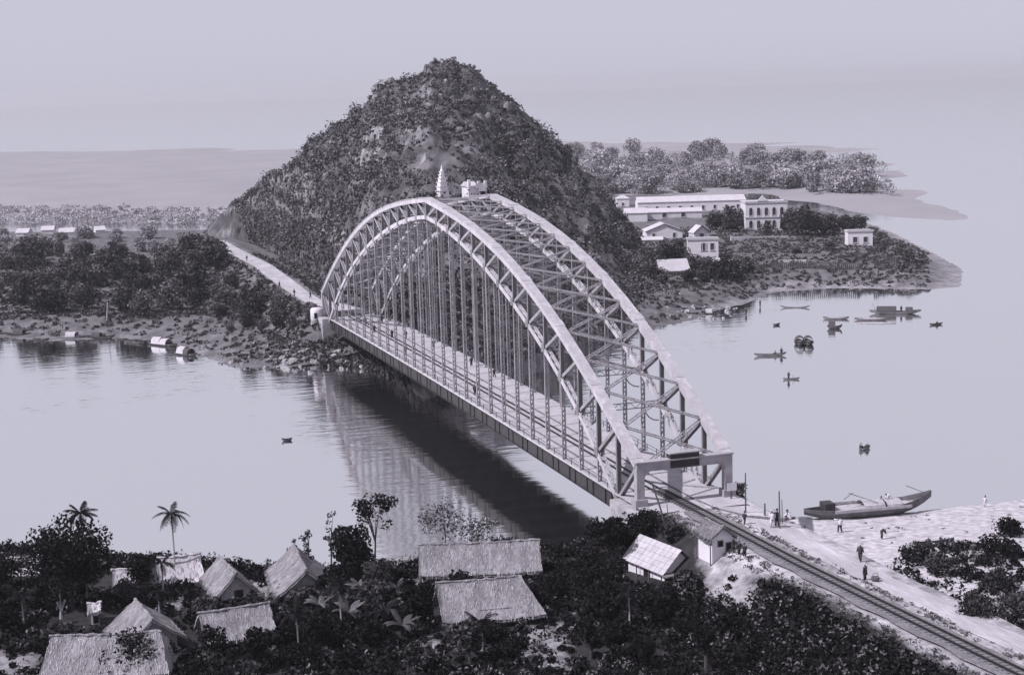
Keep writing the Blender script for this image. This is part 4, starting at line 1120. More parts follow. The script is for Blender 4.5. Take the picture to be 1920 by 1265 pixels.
for i, (px, py, h, w, lb) in enumerate([(268, 1092, 2.9, 1.8, 'low dark bush at the water left of the areca palm'), (1205, 1000, 3.0, 1.9, 'dark bush on the bank right of the mop-headed tree'),
        (1190, 1030, 3.4, 2.2, 'dark bush under the bridge abutment beside the tiled roof'), (1262, 1010, 1.8, 1.6, 'grey shrub at the foot of the leaning pole'), (1225, 985, 1.6, 1.5, 'grey shrub on the bank under the portal'),
        (242, 1262, 4.0, 2.7, 'dark bush covering the eave of the lowest thatched roof'), (300, 1250, 3.0, 2.0, 'dark bush at the right end of the lowest thatched roof'), (792, 1165, 3.6, 1.4, 'tall dark shrub at the left end of the broad roofed house'),
        (1385, 925, 1.6, 1.1, 'small bush by the right post of the portal'), (1100, 1090, 3.0, 2.6, 'dark bush at the right end of the long thatched house'), (1120, 1150, 3.2, 3.0, 'dark bush left of the tiled house'), (1045, 1120, 2.6, 2.6, 'dark bush right of the broad roofed house')]):
    t = thing('bush', lb, 'bush', NG(px, py))
    rg = np.random.default_rng(300+i)
    tree_parts(t, h, w, rg, D if 'dark' in lb else MT['leaf_mid'], nclump=22, nleaf=70, leaf=0.22, rise=0.5, cz0=0.5, clump=0.42)
def frond_mesh(L, droop, rg, m, nl=16, w=0.5):
    mb = MB(); pts = []
    for k in range(9):
        q = k/8; pts.append(np.array([L*(q-0.12*q*q*droop), 0, L*(0.42*q-droop*0.55*q*q)]))
    mb.tube(pts, [0.035*(1-0.8*k/8) for k in range(9)], 4, False)
    for k in range(nl):
        q = 0.12+0.88*k/(nl-1); i = min(7, int(q*8)); f = q*8-i; p = pts[i]*(1-f)+pts[i+1]*f; d = pts[i+1]-pts[i]; d /= np.linalg.norm(d)
        ll = w*(0.35+0.65*math.sin(math.pi*min(1, q*0.85+0.12)))
        for s_ in (-1, 1):
            tip = p+d*ll*0.55+np.array([0, s_*ll*0.75, -ll*(0.35+0.3*rg.random())]); b0 = p-d*0.045; b1 = p+d*0.045
            mid = (p+tip)/2+np.array([0, 0, 0.06*ll])
            mb.add([b0, b1, mid+d*0.05, tip, mid-d*0.05], [(0, 1, 2, 4), (4, 2, 3)])
    return mb.mesh('frond', m)
def palm(label, loc, ht, nf, L, droop, w, seed, m=None, bark=None):
    rg = np.random.default_rng(seed); t = thing('areca_palm', label, 'palm', loc)
    mb = MB(); mb.tube([(0, 0, -0.3), (0.05, 0, ht*0.4), (0.02, 0.04, ht*0.85), (0, 0, ht)], [0.12, 0.085, 0.075, 0.09], 7); mb.build('trunk', bark or MT['bark_pale'], t)
    mb = MB(); mb.tube([(0, 0, ht-0.1), (0, 0, ht+0.5)], [0.11, 0.06], 7); mb.build('crownshaft', MT['leaf_mid'], t)
    ms = [frond_mesh(L*(0.85+0.3*rg.random()), dr, rg, m or MT['leaf_dark'], w=w) for dr in (droop*0.5, droop, droop*1.4)]
    for k in range(nf):
        up = k/nf
        o = link_mesh('frond', ms[2 if up < 0.35 else (1 if up < 0.75 else 0)], t)
        o.location = (0, 0, ht+0.35); o.rotation_euler = (0, -(up*up*1.0)+0.15, k*2.4+rg.uniform(-.2, .2))
    return t
palm('tall thin areca palm with drooping crown standing alone against the water', NG(329, 1086), 7.0, 13, 2.1, 1.45, 0.6, 1)
palm('dark areca palm rising out of the top of the big dark tree', NG(163, 1128), 9.3, 13, 1.8, 0.9, 0.6, 2)
palm('short dark palm right of the low hut by the water', NG(306, 1112), 3.0, 10, 1.7, 1.0, 0.5, 3)
palm('pale-stemmed young palm beside the dark gable of the left house', NG(300, 1175), 3.4, 8, 1.2, 1.3, 0.4, 4)
palm('short palm under the round dark tree', NG(712, 1128), 2.2, 10, 1.8, 0.8, 0.5, 5)
palm('short spreading palm below the broad roofed house', NG(905, 1225), 2.6, 11, 2.0, 0.9, 0.6, 6)
palm('spreading dark palm among the thicket under the tiled house', NG(1180, 1175), 3.2, 11, 1.9, 1.0, 0.6, 7)
palm('dark palm standing at the lower edge left of the village centre', NG(560, 1235), 4.2, 12, 2.0, 1.1, 0.6, 8)
palm('thin dark palm above the shrubs right of the half hidden house', NG(640, 1190), 4.6, 11, 1.7, 1.2, 0.5, 9)
palm('short dark palm left of the lowest thatched house', NG(45, 1180), 3.2, 11, 1.9, 1.0, 0.6, 10)
def banana_leaf(L, droop, rg):
    mb = MB(); n = 8; w = L*0.16; V = []
    for k in range(n+1):
        q = k/n; x = L*(q-0.25*q*q*droop); z = L*(0.85*q-droop*0.85*q*q); ww = w*math.sin(math.pi*min(1, 0.08+q*0.92))**0.7*(1 if q < 1 else 0.1)
        V += [(x, -ww, z-0.25*ww), (x, 0, z), (x, ww, z-0.25*ww)]
    F = []
    for k in range(n):
        b = k*3; F += [(b, b+3, b+4, b+1), (b+1, b+4, b+5, b+2)]
    mb.add(V, F); return mb.mesh('leaf', MT['leaf_banana'])
BL = [banana_leaf(L, d, RNG) for L, d in ((1.8, 0.5), (2.0, 0.8), (1.7, 1.1))]
def banana(label, loc, s_, seed, group):
    rg = np.random.default_rng(seed); t = thing('banana_plant', label, 'banana plant', loc, group=group)
    mb = MB(); mb.tube([(0, 0, -0.3), (0, 0, 1.3*s_)], [0.16*s_, 0.11*s_], 7); mb.build('stem', MT['leaf_mid'], t)
    for k in range(7):
        o = link_mesh('leaf', BL[k % 3], t); o.location = (0, 0, 1.25*s_); o.scale = (s_, s_, s_); o.rotation_euler = (0, rg.uniform(-.3, .2), k*2.4+rg.uniform(-.3, .3))
for i, (px, py, s_) in enumerate([(560, 1122, 0.9), (590, 1128, 1.0), (618, 1130, 1.1), (648, 1132, 1.0), (676, 1128, 1.1), (700, 1132, 0.9), (540, 1120, 0.8), (634, 1150, 1.0), (690, 1150, 1.0), (745, 1125, 0.9), (500, 1140, 0.8), (770, 1140, 0.9), (725, 1170, 1.1), (600, 1160, 1.1), (655, 1175, 1.2), (755, 1200, 1.2)]):
    banana('dark banana plant with arching paddle leaves below the steep thatched house', NG(px, py), s_, 500+i, 'banana plants below the steep thatched house')

# dark thicket trees between the houses
cnt = 0; got = []
for _ in range(4000):
    if cnt >= 46: break
    px, py = random.uniform(-20, 1420), random.uniform(1105, 1262)
    if px > 1290 and py < 1150: continue
    P = NG(px, py)
    if P[0]-float(track_x(P[1])) > -5.5: continue
    if any(math.hypot(P[0]-g[0], P[1]-g[1]) < 4.0 for g in got) or any(math.hypot(P[0]-o.location.x, P[1]-o.location.y) < 5.2 for o in COL.objects if o.type == 'EMPTY' and o.get('category') in ('house', 'hut', 'shed')): continue
    if float(clearing(P[:1], P[1:2])[0]) > -0.8: continue
    h_ = random.choice([2.2, 2.8, 3.4, 4.2, 5.4, 6.4])
    if any(x0 < px < x1 and y0 < py-h_*15 < y1 for x0, x1, y0, y1 in ((790, 1030, 1005, 1160), (90, 310, 1120, 1235), (370, 620, 1020, 1170), (1165, 1310, 1000, 1095))): h_ = 1.9
    got.append(P); cnt += 1
    t = thing('thicket_tree', 'dark thicket tree among the undergrowth, '+('left' if px < 480 else 'centre' if px < 960 else 'right')+' part of the village, '+('upper' if py < 1160 else 'lower')+' side', 'tree', tuple(P), group='dark thicket trees of the village')
    tree_parts(t, h_, random.uniform(1.3, 2.2), np.random.default_rng(700+cnt), random.choice([MT['leaf_dark'], MT['leaf_dark'], MT['leaf_dark'], MT['leaf_mid']]), nclump=random.choice([12, 20, 26]), nleaf=64, leaf=random.choice([0.18, 0.24, 0.34]), rise=random.uniform(0.3, 0.48), cz0=random.uniform(0.55, 0.68), clump=random.uniform(0.3, 0.46))
# undergrowth of the village, the embankment and the right-hand slope
pts = []
HOUSE_FOOT = [(o.location.x, o.location.y, o.rotation_euler.z) for o in COL.objects if o.type == 'EMPTY' and o.get('category') in ('house', 'hut', 'shed')]
N = 21000
X = RNG.uniform(-85, 40, N); Y = RNG.uniform(-85, 25, N)
d = poly_dist(NEAR, X, Y); off = X-track_x(Y); cl = clearing(X, Y); bz = poly_dist(BUSHZONE, X, Y)
dn = np.where(off > -11, 0.85, 0.62)+0.8*fbm(X/5, Y/5, 91, 3)
k = (d > 0.8) & (((off < -3.9) & ((cl < 0.2) | (RNG.random(N) < 0.35)) & (RNG.random(N) < dn+0.1)) | ((bz > 0) & (RNG.random(N) < 0.28*dn+0.5*fbm(X/3.5, Y/3.5, 97, 2))))
k &= ~((Y > -6) & (X > -3.0) & (X < 14))
k &= ~((off > -4.5) & (off < 6.9))
X, Y = X[k], Y[k]
Y2 = RNG.uniform(-95, -24, 1900); X2 = track_x(Y2)-4.4-7*RNG.random(1900)**1.3
k2 = clearing(X2, Y2) < -0.5
X, Y = np.concatenate([X, X2[k2]]), np.concatenate([Y, Y2[k2]]); Z = h_near(X, Y)
ok = np.ones(len(X), bool)
for hx, hy, hrz in HOUSE_FOOT:
    dx, dy = X-hx, Y-hy; a = dx*math.cos(hrz)+dy*math.sin(hrz); b = -dx*math.sin(hrz)+dy*math.cos(hrz)
    ok &= ~((np.abs(a) < 5.0) & (np.abs(b) < 3.4) & (np.hypot(dx, dy) < 5.5))
X, Y, Z = X[ok], Y[ok], Z[ok]
C = np.stack([X, Y, Z+0.15], 1); r = 0.45+0.85*RNG.random(len(C))**1.8
me = leaf_mesh('undergrowth', cloud(C, r, 46, 0.75, 0.5), 0.27, MT['leaf_dark']); o = link_mesh('undergrowth', me); o['kind'] = 'stuff'
k = RNG.random(len(C)) < 0.14
C2 = C[k]+np.stack([RNG.normal(size=k.sum())*.5, RNG.normal(size=k.sum())*.5, np.full(k.sum(), 0.5)], 1)
me = leaf_mesh('pale_weeds', cloud(C2, 0.5+0.4*RNG.random(len(C2)), 20, 0.9, 0.6), 0.22, MT['leaf_pale']); o = link_mesh('pale_weeds', me); o['kind'] = 'stuff'
# driftwood, tufts and stones on the beach
N = 700; X = RNG.uniform(9, 75, N); Y = RNG.uniform(-75, 12, N); d = poly_dist(NEAR, X, Y)
k = (d > 0.5) & (X-track_x(Y) > 7.0) & (RNG.random(N) < 0.35+0.9*fbm(X/6, Y/6, 99, 3)); X, Y = X[k], Y[k]
C = np.stack([X, Y, h_near(X, Y)+0.03], 1)
me = leaf_mesh('beach_litter', cloud(C, 0.15+0.35*RNG.random(len(C)), 12, 0.35), 0.16, MT['leaf_pale']); o = link_mesh('beach_litter', me); o['kind'] = 'stuff'
# embankment weeds beside the track
N = 1500; Y = RNG.uniform(-100, -10, N); off = np.where(RNG.random(N) < 0.55, RNG.uniform(-4.2, -2.4, N), RNG.uniform(1.9, 3.1, N)); X = track_x(Y)+off
k = RNG.random(N) < 0.5+0.9*fbm(X/3, Y/4, 95, 3); X, Y = X[k], Y[k]
C = np.stack([X, Y, h_near(X, Y)+0.05], 1)
me = leaf_mesh('track_weeds', cloud(C, 0.2+0.25*RNG.random(len(C)), 16, 0.6), 0.14, MT['leaf_pale']); o = link_mesh('track_weeds', me); o['kind'] = 'stuff'
for i, (px, py, h, w, lb) in enumerate([(1875, 1045, 3.2, 2.4, 'big dark bush at the right edge of the sandy slope'), (1895, 1005, 2.2, 1.8, 'dark bush at the top of the right-hand slope by the beach'), (1868, 1105, 2.0, 2.2, 'dark bush below the biggest bush on the right slope'),
        (1770, 1075, 1.7, 2.2, 'low bush in the middle of the right-hand slope'), (1720, 1050, 1.6, 2.0, 'low bush at the upper left of the right-hand slope'), (1830, 1150, 1.7, 2.0, 'low bush at the lower edge of the right-hand slope beside the road'), (1900, 1150, 2.0, 2.6, 'low dark bush at the right picture edge beside the road')]):
    t = thing('bush', lb, 'bush', NG(px, py)); tree_parts(t, h, w, np.random.default_rng(400+i), MT['leaf_mid'] if i > 1 else MT['leaf_dark'], nclump=20, nleaf=56, leaf=0.24, rise=0.5, cz0=0.45, clump=0.42)

# ------------------------------------------------------------------ the white town on the right bank
FWD = np.array([_R[1]*-1, _R[0], 0]); RGT = np.array([_R[0], _R[1], 0])
HF = lambda px, py: hit(px, py, hf=lambda X, Y: np.maximum(np.maximum(h_far(X, Y), h_dist(X, Y)), WZ))
class Bld:
    def __init__(s, name, label, cat, pxl, pxr, py, hpx, depth, roof='flat', rise=1.2, turn=0.0, wall='white', roofm='roof_pale', group=None, over=0.25):
        P = HF((pxl+pxr)/2, py); k = pxm(P); s.W = (pxr-pxl)/k; s.h = hpx/k; s.D = depth
        rz = math.atan2(_R[1], _R[0])+turn
        f = np.array([-math.sin(rz), math.cos(rz), 0])
        c = P+f*depth/2
        s.t = thing(name, label, cat, (c[0], c[1], P[2]-0.1), rz, group); t = s.t; W, D, h = s.W/2, depth/2, s.h
        for b in ((-W, W, -D, -D+0.25, -0.8, h), (-W, W, D-0.25, D, -0.8, h), (-W, -W+0.25, -D+0.25, D-0.25, -0.8, h), (W-0.25, W, -D+0.25, D-0.25, -0.8, h)):
            m = MB(); m.box(*b); m.build('wall', MT[wall], t)
        m = MB()
        if roof == 'flat':
            m.box(-W-over, W+over, -D-over, D+over, h, h+0.25); m.box(-W-over, W+over, -D-over, -D-over+0.2, h+0.25, h+0.7)
            m.build('roof', MT[roofm], t)
        elif roof in ('gable', 'gable_front'):
            a, b = (W, D) if roof == 'gable' else (D, W); o = over
            def T(x, y, z): return (x, y, z) if roof == 'gable' else (y, x, z)
            for sd in (-1, 1):
                m = MB(); v = [T(-a-o, 0, h+rise), T(a+o, 0, h+rise), T(a+o, sd*(b+o), h-0.15), T(-a-o, sd*(b+o), h-0.15)]
                m.add(v+[(x, y, z-0.16) for x, y, z in v], [(0, 1, 2, 3), (7, 6, 5, 4), (0, 4, 5, 1), (1, 5, 6, 2), (2, 6, 7, 3), (3, 7, 4, 0)]); m.build('roof_slope', MT[roofm], t)
                g = MB(); x = sd*(a-0.12)
                g.add([T(x-0.1, -b, h), T(x-0.1, b, h), T(x-0.1, 0, h+rise-0.2), T(x+0.1, -b, h), T(x+0.1, b, h), T(x+0.1, 0, h+rise-0.2)], [(0, 2, 1), (3, 4, 5), (0, 1, 4, 3), (1, 2, 5, 4), (2, 0, 3, 5)]); g.build('gable', MT[wall], t)
                if roof == 'gable_front':
                    e = MB(); e.beam(T(a+o, 0, h+rise+0.05) if False else T(-a-o-0.03, 0, h+rise), T(-a-o-0.03, sd*(b+o), h-0.15), 0.14, 0.3); e.build('bargeboard', MT['wood'], t)
        elif roof == 'hip':
            o = over; r = min(W, D)*0.9
            v = [(-W-o, -D-o, h), (W+o, -D-o, h), (W+o, D+o, h), (-W-o, D+o, h), (-W+r, 0, h+rise), (W-r, 0, h+rise)]
            m.add(v, [(0, 1, 5, 4), (1, 2, 5), (2, 3, 4, 5), (3, 0, 4), (3, 2, 1, 0)]); m.build('roof', MT[roofm], t)
    def win(s, x, z, w, h, arch=False, name='window', side='f', m='pane'):
        f = MB(); p = MB()
        if side == 'f':
            y = -s.D/2
            p.box(x-w/2, x+w/2, y-0.03, y+0.0, z, z+h)
            if arch: p.tube([(x, y-0.03, z+h), (x, y, z+h)], [w/2, w/2], 12)
            f.box(x-w/2-0.16, x-w/2, y-0.12, y, z, z+h); f.box(x+w/2, x+w/2+0.16, y-0.12, y, z, z+h); f.box(x-w/2-0.25, x+w/2+0.25, y-0.2, y, z-0.16, z)
            if not arch: f.box(x-w/2-0.16, x+w/2+0.16, y-0.12, y, z+h, z+h+0.16)
        else:
            X = s.W/2
            p.box(X, X+0.03, x-w/2, x+w/2, z, z+h); f.box(X, X+0.12, x-w/2-0.16, x-w/2, z, z+h); f.box(X, X+0.12, x+w/2, x+w/2+0.16, z, z+h); f.box(X, X+0.12, x-w/2-0.16, x+w/2+0.16, z+h, z+h+0.16)
        q = f.build(name, MT['white2'], s.t); p.build('pane', MT[m], q)
b = Bld('town_house', 'white two storey house with arched windows and a small pediment on the right point', 'house', 1398, 1476, 432, 52, 11, 'flat', wall='white')
for j, z in enumerate((0.9, 5.2)):
    for x in (-5.2, -2.6, 0, 2.6, 5.2): b.win(x, z, 1.15, 2.1, True)
pm = MB(); pm.add([(-3.2, -5.9, b.h+0.7), (0.6, -5.9, b.h+0.7), (-1.3, -5.9, b.h+2.6), (-3.2, -5.3, b.h+0.7), (0.6, -5.3, b.h+0.7), (-1.3, -5.3, b.h+2.6)], [(0, 1, 2), (5, 4, 3), (0, 3, 4, 1), (1, 4, 5, 2), (2, 5, 3, 0)]); pm.build('pediment', MT['white'], b.t)
cm = MB(); cm.box(-b.W/2-0.3, b.W/2+0.3, -b.D/2-0.25, -b.D/2, b.h*0.48, b.h*0.48+0.3); cm.build('string_course', MT['white2'], b.t)
b = Bld('warehouse', 'very long low white building behind the trees beside the town house', 'warehouse', 1196, 1398, 396, 20, 12, 'gable', 1.6)
for k in range(9): b.win(-b.W/2+3+k*(b.W-6)/8, 0.8, 0.9, 1.5)
b = Bld('warehouse', 'white shed with a dark wavy eave line left of the trees', 'warehouse', 1206, 1316, 408, 12, 9, 'gable', 1.0, wall='white2')
b.win(-3, 0.3, 1.6, 1.6, name='door'); b.win(4, 0.3, 1.6, 1.6, name='door')
b = Bld('tank_house', 'small rounded white building at the edge of the hill', 'house', 1156, 1180, 388, 16, 4.5, 'hip', 1.3)
b.win(0, 0.6, 0.9, 1.2)
b = Bld('town_house', 'wide white house with a low triangular gable at the foot of the hill', 'house', 1212, 1280, 448, 16, 9, 'gable_front', 2.2, turn=0.05)
b.win(-3.5, 0.5, 0.9, 1.5); b.win(3.2, 0.5, 0.9, 1.5)
b = Bld('town_house', 'small white house with a dark gable front left of the shrubs', 'house', 1301, 1331, 448, 13, 5, 'gable_front', 2.2, turn=0.25, wall='white2')
b.win(0, 0.4, 1.4, 1.5, name='door')
b = Bld('town_house', 'white shed roof house against the dark hill slope, left of the others', 'house', 1172, 1214, 416, 18, 8, 'gable', 1.4)
b = Bld('town_house', 'white wall-like house with two dark windows near the shore huts', 'house', 1290, 1347, 482, 33, 6, 'flat', turn=-0.06)
b.win(b.W/2-4.0, 2.1, 1.1, 2.0); b.win(b.W/2-1.8, 2.1, 1.1, 2.0); b.win(0.0, 2.1, 1.1, 2.0)
b = Bld('shore_hut', 'pale steep roofed hut among dark trees by the right shore', 'hut', 1238, 1294, 512, 6, 6, 'gable', 2.8, turn=0.2, wall='mud')
b = Bld('shore_hut', 'low white shed in front of the two windowed wall house', 'hut', 1336, 1374, 496, 7, 3.5, 'gable', 0.8)
b = Bld('shore_hut', 'small white strip-roofed shed at the dark hill edge', 'hut', 1204, 1242, 455, 7, 4, 'gable', 0.7)
b = Bld('pavilion', 'square white pavilion near the tip of the point', 'pavilion', 1590, 1636, 461, 27, 6, 'flat', turn=-0.05)
b.win(-1.6, 1.2, 1.3, 1.7, name='doorway'); b.win(1.6, 1.2, 1.3, 1.7, name='doorway')
b = Bld('far_house', 'faint white long house in the far woods at the right', 'house', 1620, 1650, 338, 5, 8, 'gable', 1.2)
b = Bld('far_house', 'faint white building among the far woods behind the hill edge', 'house', 1170, 1195, 352, 8, 8, 'gable', 1.4)
b = Bld('far_house', 'faint pale strip of a building in the far woods above the long warehouse', 'house', 1228, 1330, 352, 5, 8, 'gable', 1.0)
for i, (a, c, y, h_, lb) in enumerate([(30, 52, 438, 7, 'hazy white house at far left by the flooded field'), (78, 100, 434, 8, 'hazy white house third from left by the flooded field'), (112, 140, 440, 10, 'hazy white larger house behind the left wood'), (152, 172, 437, 9, 'hazy white house right of the larger one behind the left wood'), (180, 198, 432, 6, 'small hazy white house last in the row by the flooded field')]):
    Bld('far_house', lb, 'house', a, c, y+4, h_, 6, 'gable', 1.2, turn=0.1*i)
def lowwall(name, label, cat, a, c, h, w, m, posts=0):
    A, B = HF(*a), HF(*c); mid = (A+B)/2; t = thing(name, label, cat, tuple(mid)); d = B-A
    mb = MB(); mb.beam(A-mid+(0, 0, h/2-0.2), B-mid+(0, 0, h/2-0.2), w, h+0.4); mb.build('wall' if not posts else 'rail', MT[m], t)
    for k in range(posts):
        q = MB(); p = A-mid+d*k/max(1, posts-1); q.box(p[0]-0.12, p[0]+0.12, p[1]-0.12, p[1]+0.12, p[2]-0.5, p[2]+h+0.5); q.build('post', MT['wood'], t)
    return t
lowwall('garden_wall', 'pale balustrade wall in front of the trees of the town house', 'wall', (1370, 450), (1478, 449), 1.1, 0.4, 'white2')
lowwall('terrace_wall', 'white capped terrace wall above the right shore', 'wall', (1460, 493), (1512, 492), 0.8, 0.5, 'white2')
def fence(label, a, c, n, h):
    A, B = HF(*a), HF(*c); mid = (A+B)/2; t = thing('paling_fence', label, 'fence', tuple(mid)); d = B-A
    for k in range(n):
        q = MB(); p = A-mid+d*k/(n-1); z0 = float(h_far(np.array([p[0]+mid[0]]), np.array([p[1]+mid[1]]))[0])-mid[2]
        q.box(p[0]-0.13, p[0]+0.13, p[1]-0.1, p[1]+0.1, z0-0.3, z0+h*(0.85+0.3*random.random())); q.build('post', MT['wood'], t)
    for zz in (0.45, 0.85):
        q = MB(); q.beam(A-mid+(0, 0, h*zz), B-mid+(0, 0, h*zz), 0.1, 0.14); q.build('rail', MT['wood'], t)
fence('dark paling fence along the shore below the town house', (1448, 503), (1612, 505), 44, 1.9)
fence('short dark paling fence near the tip of the point', (1640, 502), (1684, 494), 14, 2.0)
fence('low paling fence beside the terrace wall on the right shore', (1395, 508), (1440, 505), 14, 1.6)

# ------------------------------------------------------------------ poles
def pole(name, label, foot, top, r=0.09, m='wood', arm=None):
    P = NG(*foot) if foot[1] > 700 else HF(*foot)
    hgt = (foot[1]-top[1])/pxm(P)/0.955; dx = (top[0]-foot[0])/pxm(P)
    t = thing(name, label, 'pole', tuple(P)); mb = MB()
    e = RGT*dx+np.array([0, 0, hgt]); mb.tube([(0, 0, -0.5), e*0.5, e], [r, r*0.85, r*0.7], 7); mb.build('shaft', MT[m], t)
    if arm:
        q = MB(); q.beam(e*arm[0]-RGT*arm[1]+(0, 0, -0.1), e*arm[0]+RGT*arm[2]+(0, 0, 0.25), 0.08, 0.1); q.build('crossarm', MT[m], t)
    cp = MB(); cp.tube([e, e+(0, 0, 0.1)], [r*0.9, r*0.5], 7); cp.build('cap', MT[m], t)
    return t
pole('telegraph_pole', 'tall dark pole beside the road just right of the portal', (1398, 962), (1398, 889), 0.10)
pole('telegraph_pole', 'tall dark pole where people stand beside the road', (1462, 991), (1461, 923), 0.10)
pole('telegraph_pole', 'short thin pole next to the pole where people stand', (1467, 982), (1466, 938), 0.06)
pole('telegraph_pole', 'short stout post at the end of the kerb', (1434, 966), (1434, 945), 0.12)
pole('leaning_pole', 'long dark pole leaning to the left in front of the portal', (1253, 996), (1223, 904), 0.12)
pole('leaning_pole', 'thin pole with a slanting crosspiece behind the long leaning pole', (1254, 983), (1251, 946), 0.06, arm=(0.55, 1.2, 1.3))
pole('mooring_pole', 'thin pale pole standing on the far left shore', (200, 604), (204, 569), 0.16, 'wood_pale')
pole('mooring_pole', 'thin short pole on the bank below the portal post', (1369, 938), (1370, 916), 0.05)
sg = thing('sign_board', 'small white notice board beside the right post of the portal', 'sign', tuple(NG(1372, 938)))
q = MB(); q.box(-0.05, 0.05, -0.05, 0.05, -0.3, 2.0); q.build('post', MT['wood'], sg); q = MB(); q.box(-0.6, 0.6, -0.09, -0.05, 1.2, 2.1); q.build('board', MT['white'], sg)

# ------------------------------------------------------------------ boats
def boat_hull(L, B, Dp, bow, stern, m, fine=2.4, blunt=0.10):
    n = 18; half = []; 
    V = []; F = []
    ss = np.linspace(-1, 1, n)
    def sec(s, inn):
        r = 0.6*(bow if s > 0 else stern); sh = Dp+r*abs(s)**2.4; ke = (r+Dp*0.55)*0.9*abs(s)**3.0
        b = max(B/2*(1-abs(s)**fine)+blunt*B*0.5*(abs(s)), 0.03); o = 0.06 if inn else 0.0
        b2 = max(b-o, 0.01); k = ke+(0.10 if inn else 0)
        return [(s*L/2, -b2, sh), (s*L/2, -b2*0.88, (sh*0.45+k*0.55)), (s*L/2, -b2*0.5, k), (s*L/2, b2*0.5, k), (s*L/2, b2*0.88, (sh*0.45+k*0.55)), (s*L/2, b2, sh)]
    for s in ss: V += sec(s, False)
    for s in ss: V += sec(s, True)
    o = n*6
    for i in range(n-1):
        for j in range(5):
            a = i*6+j; F.append((a, a+6, a+7, a+1)); F.append((o+a, o+a+1, o+a+7, o+a+6))
        F.append((i*6, o+i*6, o+i*6+6, i*6+6)); F.append((i*6+5, i*6+11, o+i*6+11, o+i*6+5))
    F.append((0, 1, 2, 3, 4, 5)); F.append(tuple(reversed(range((n-1)*6, n*6))))
    mb = MB(); mb.add(V, F); return mb.mesh('hull', m)
def boat(label, loc, L, B, Dp, bow, stern, rz, m='hull', canopies=(), thwarts=3, deck=None, oar=None, mast=None, name='sampan', group=None, tilt=0.0):
    t = thing(name, label, 'boat', loc, rz, group); t.rotation_euler = (0, tilt, rz)
    link_mesh('hull', boat_hull(L, B, Dp, bow, stern, MT[m]), t)
    for k in range(thwarts):
        x = -L*0.32+L*0.64*k/max(1, thwarts-1); q = MB(); q.box(x-0.12, x+0.12, -B*0.42, B*0.42, Dp*0.72, Dp*0.72+0.05); q.build('thwart', MT['wood_pale'], t)
    for (c, ln, hh, mm) in canopies:
        q = MB(); nn = 10; r = B*0.52; P = [(math.cos(math.pi*k/nn)*r, math.sin(math.pi*k/nn)*hh) for k in range(nn+1)]
        for k in range(nn):
            (y0, z0), (y1, z1) = P[k], P[k+1]; z0 += Dp*0.9; z1 += Dp*0.9
            q.add([(c-ln/2, y0, z0), (c+ln/2, y0, z0), (c+ln/2, y1, z1), (c-ln/2, y1, z1), (c-ln/2, y0*0.95, z0-0.06), (c+ln/2, y0*0.95, z0-0.06), (c+ln/2, y1*0.95, z1-0.06), (c-ln/2, y1*0.95, z1-0.06)],
                  [(0, 1, 2, 3), (7, 6, 5, 4), (0, 4, 5, 1), (1, 5, 6, 2), (2, 6, 7, 3), (3, 7, 4, 0)])
        q.build('canopy', MT[mm], t)
    if deck:
        for k in range(deck[2]):
            x = deck[0]+(deck[1]-deck[0])*k/deck[2]; q = MB(); w = (deck[1]-deck[0])/deck[2]; bb = B*0.46*(1-abs(2*(x+w/2)/L)**2.4); q.box(x+0.02, x+w-0.02, -bb, bb, Dp*0.92, Dp*0.92+0.05); q.build('deck_board', MT['mat_pale'], t)
    if oar:
        for (x0, y0, z0, x1, y1, z1) in oar: q = MB(); q.tube([(x0, y0, z0), (x1, y1, z1)], [0.05, 0.04], 5); q.build('oar', MT['wood'], t)
    if mast: q = MB(); q.tube([(mast[0], 0, 0.1), (mast[0], 0, mast[1])], [0.09, 0.05], 6); q.build('mast', MT['wood'], t)
    return t
RZ0 = math.atan2(_R[1], _R[0])
def wboat(label, pxl, pxr, py, Dp=0.5, bow=0.5, stern=0.4, B=1.3, flip=False, slant=None, dz=-0.2, **k):
    A, Bq = at(pxl, py, WZ), at(pxr, py if slant is None else slant, WZ); c = (A+Bq)/2; L = float(np.hypot(*(Bq-A)[:2])); rz = math.atan2(Bq[1]-A[1], Bq[0]-A[0])+(math.pi if flip else 0)
    return boat(label, (c[0], c[1], WZ+dz), L, B, Dp, bow, stern, rz, **k), c, rz
boats = {}
boats['canoe2'] = wboat('long dark canoe with two people near its right end, left of the twin covered boats', 1414, 1474, 668, 0.6, 0.6, 0.5, 1.2, slant=666, m='hull_mid')
boats['rower'] = wboat('slim canoe with one standing rower in the middle of the right river', 1468, 1499, 712, 0.42, 0.4, 0.3, 0.9, slant=711, m='hull_mid', oar=[(0.2, -0.3, 1.0, 0.6, -1.3, -0.1)])
for px, lb in ((1499, 'left one of two dark round-covered sampans moored side by side'), (1515, 'right one of two dark round-covered sampans moored side by side')):
    P = at(px, 645, WZ); boat(lb, (P[0], P[1], WZ-0.2), 5.0, 2.1, 0.7, 0.5, 0.4, RZ0+1.45, canopies=[(-0.6, 2.9, 1.35, 'mat_dark')], group='two covered sampans side by side')
P = at(1621, 842, WZ); boat('small boat carrying two people alone on the lower right water', (P[0], P[1], WZ-0.15), 2.6, 1.0, 0.45, 0.4, 0.35, RZ0+0.7, m='hull_mid', thwarts=2); boats['small'] = (None, P, RZ0)
P = at(1755, 609, WZ); boat('little boat with one person at the far right of the river', (P[0], P[1], WZ-0.15), 3.2, 1.0, 0.45, 0.4, 0.35, RZ0+0.25, thwarts=2); boats['right'] = (None, P, RZ0)
boats['hood'] = wboat('dark sampan with pointed hood below the rafts', 1551, 1579, 616, 0.7, 1.0, 0.6, 1.5, canopies=[(-0.6, 1.5, 1.3, 'mat_dark')])
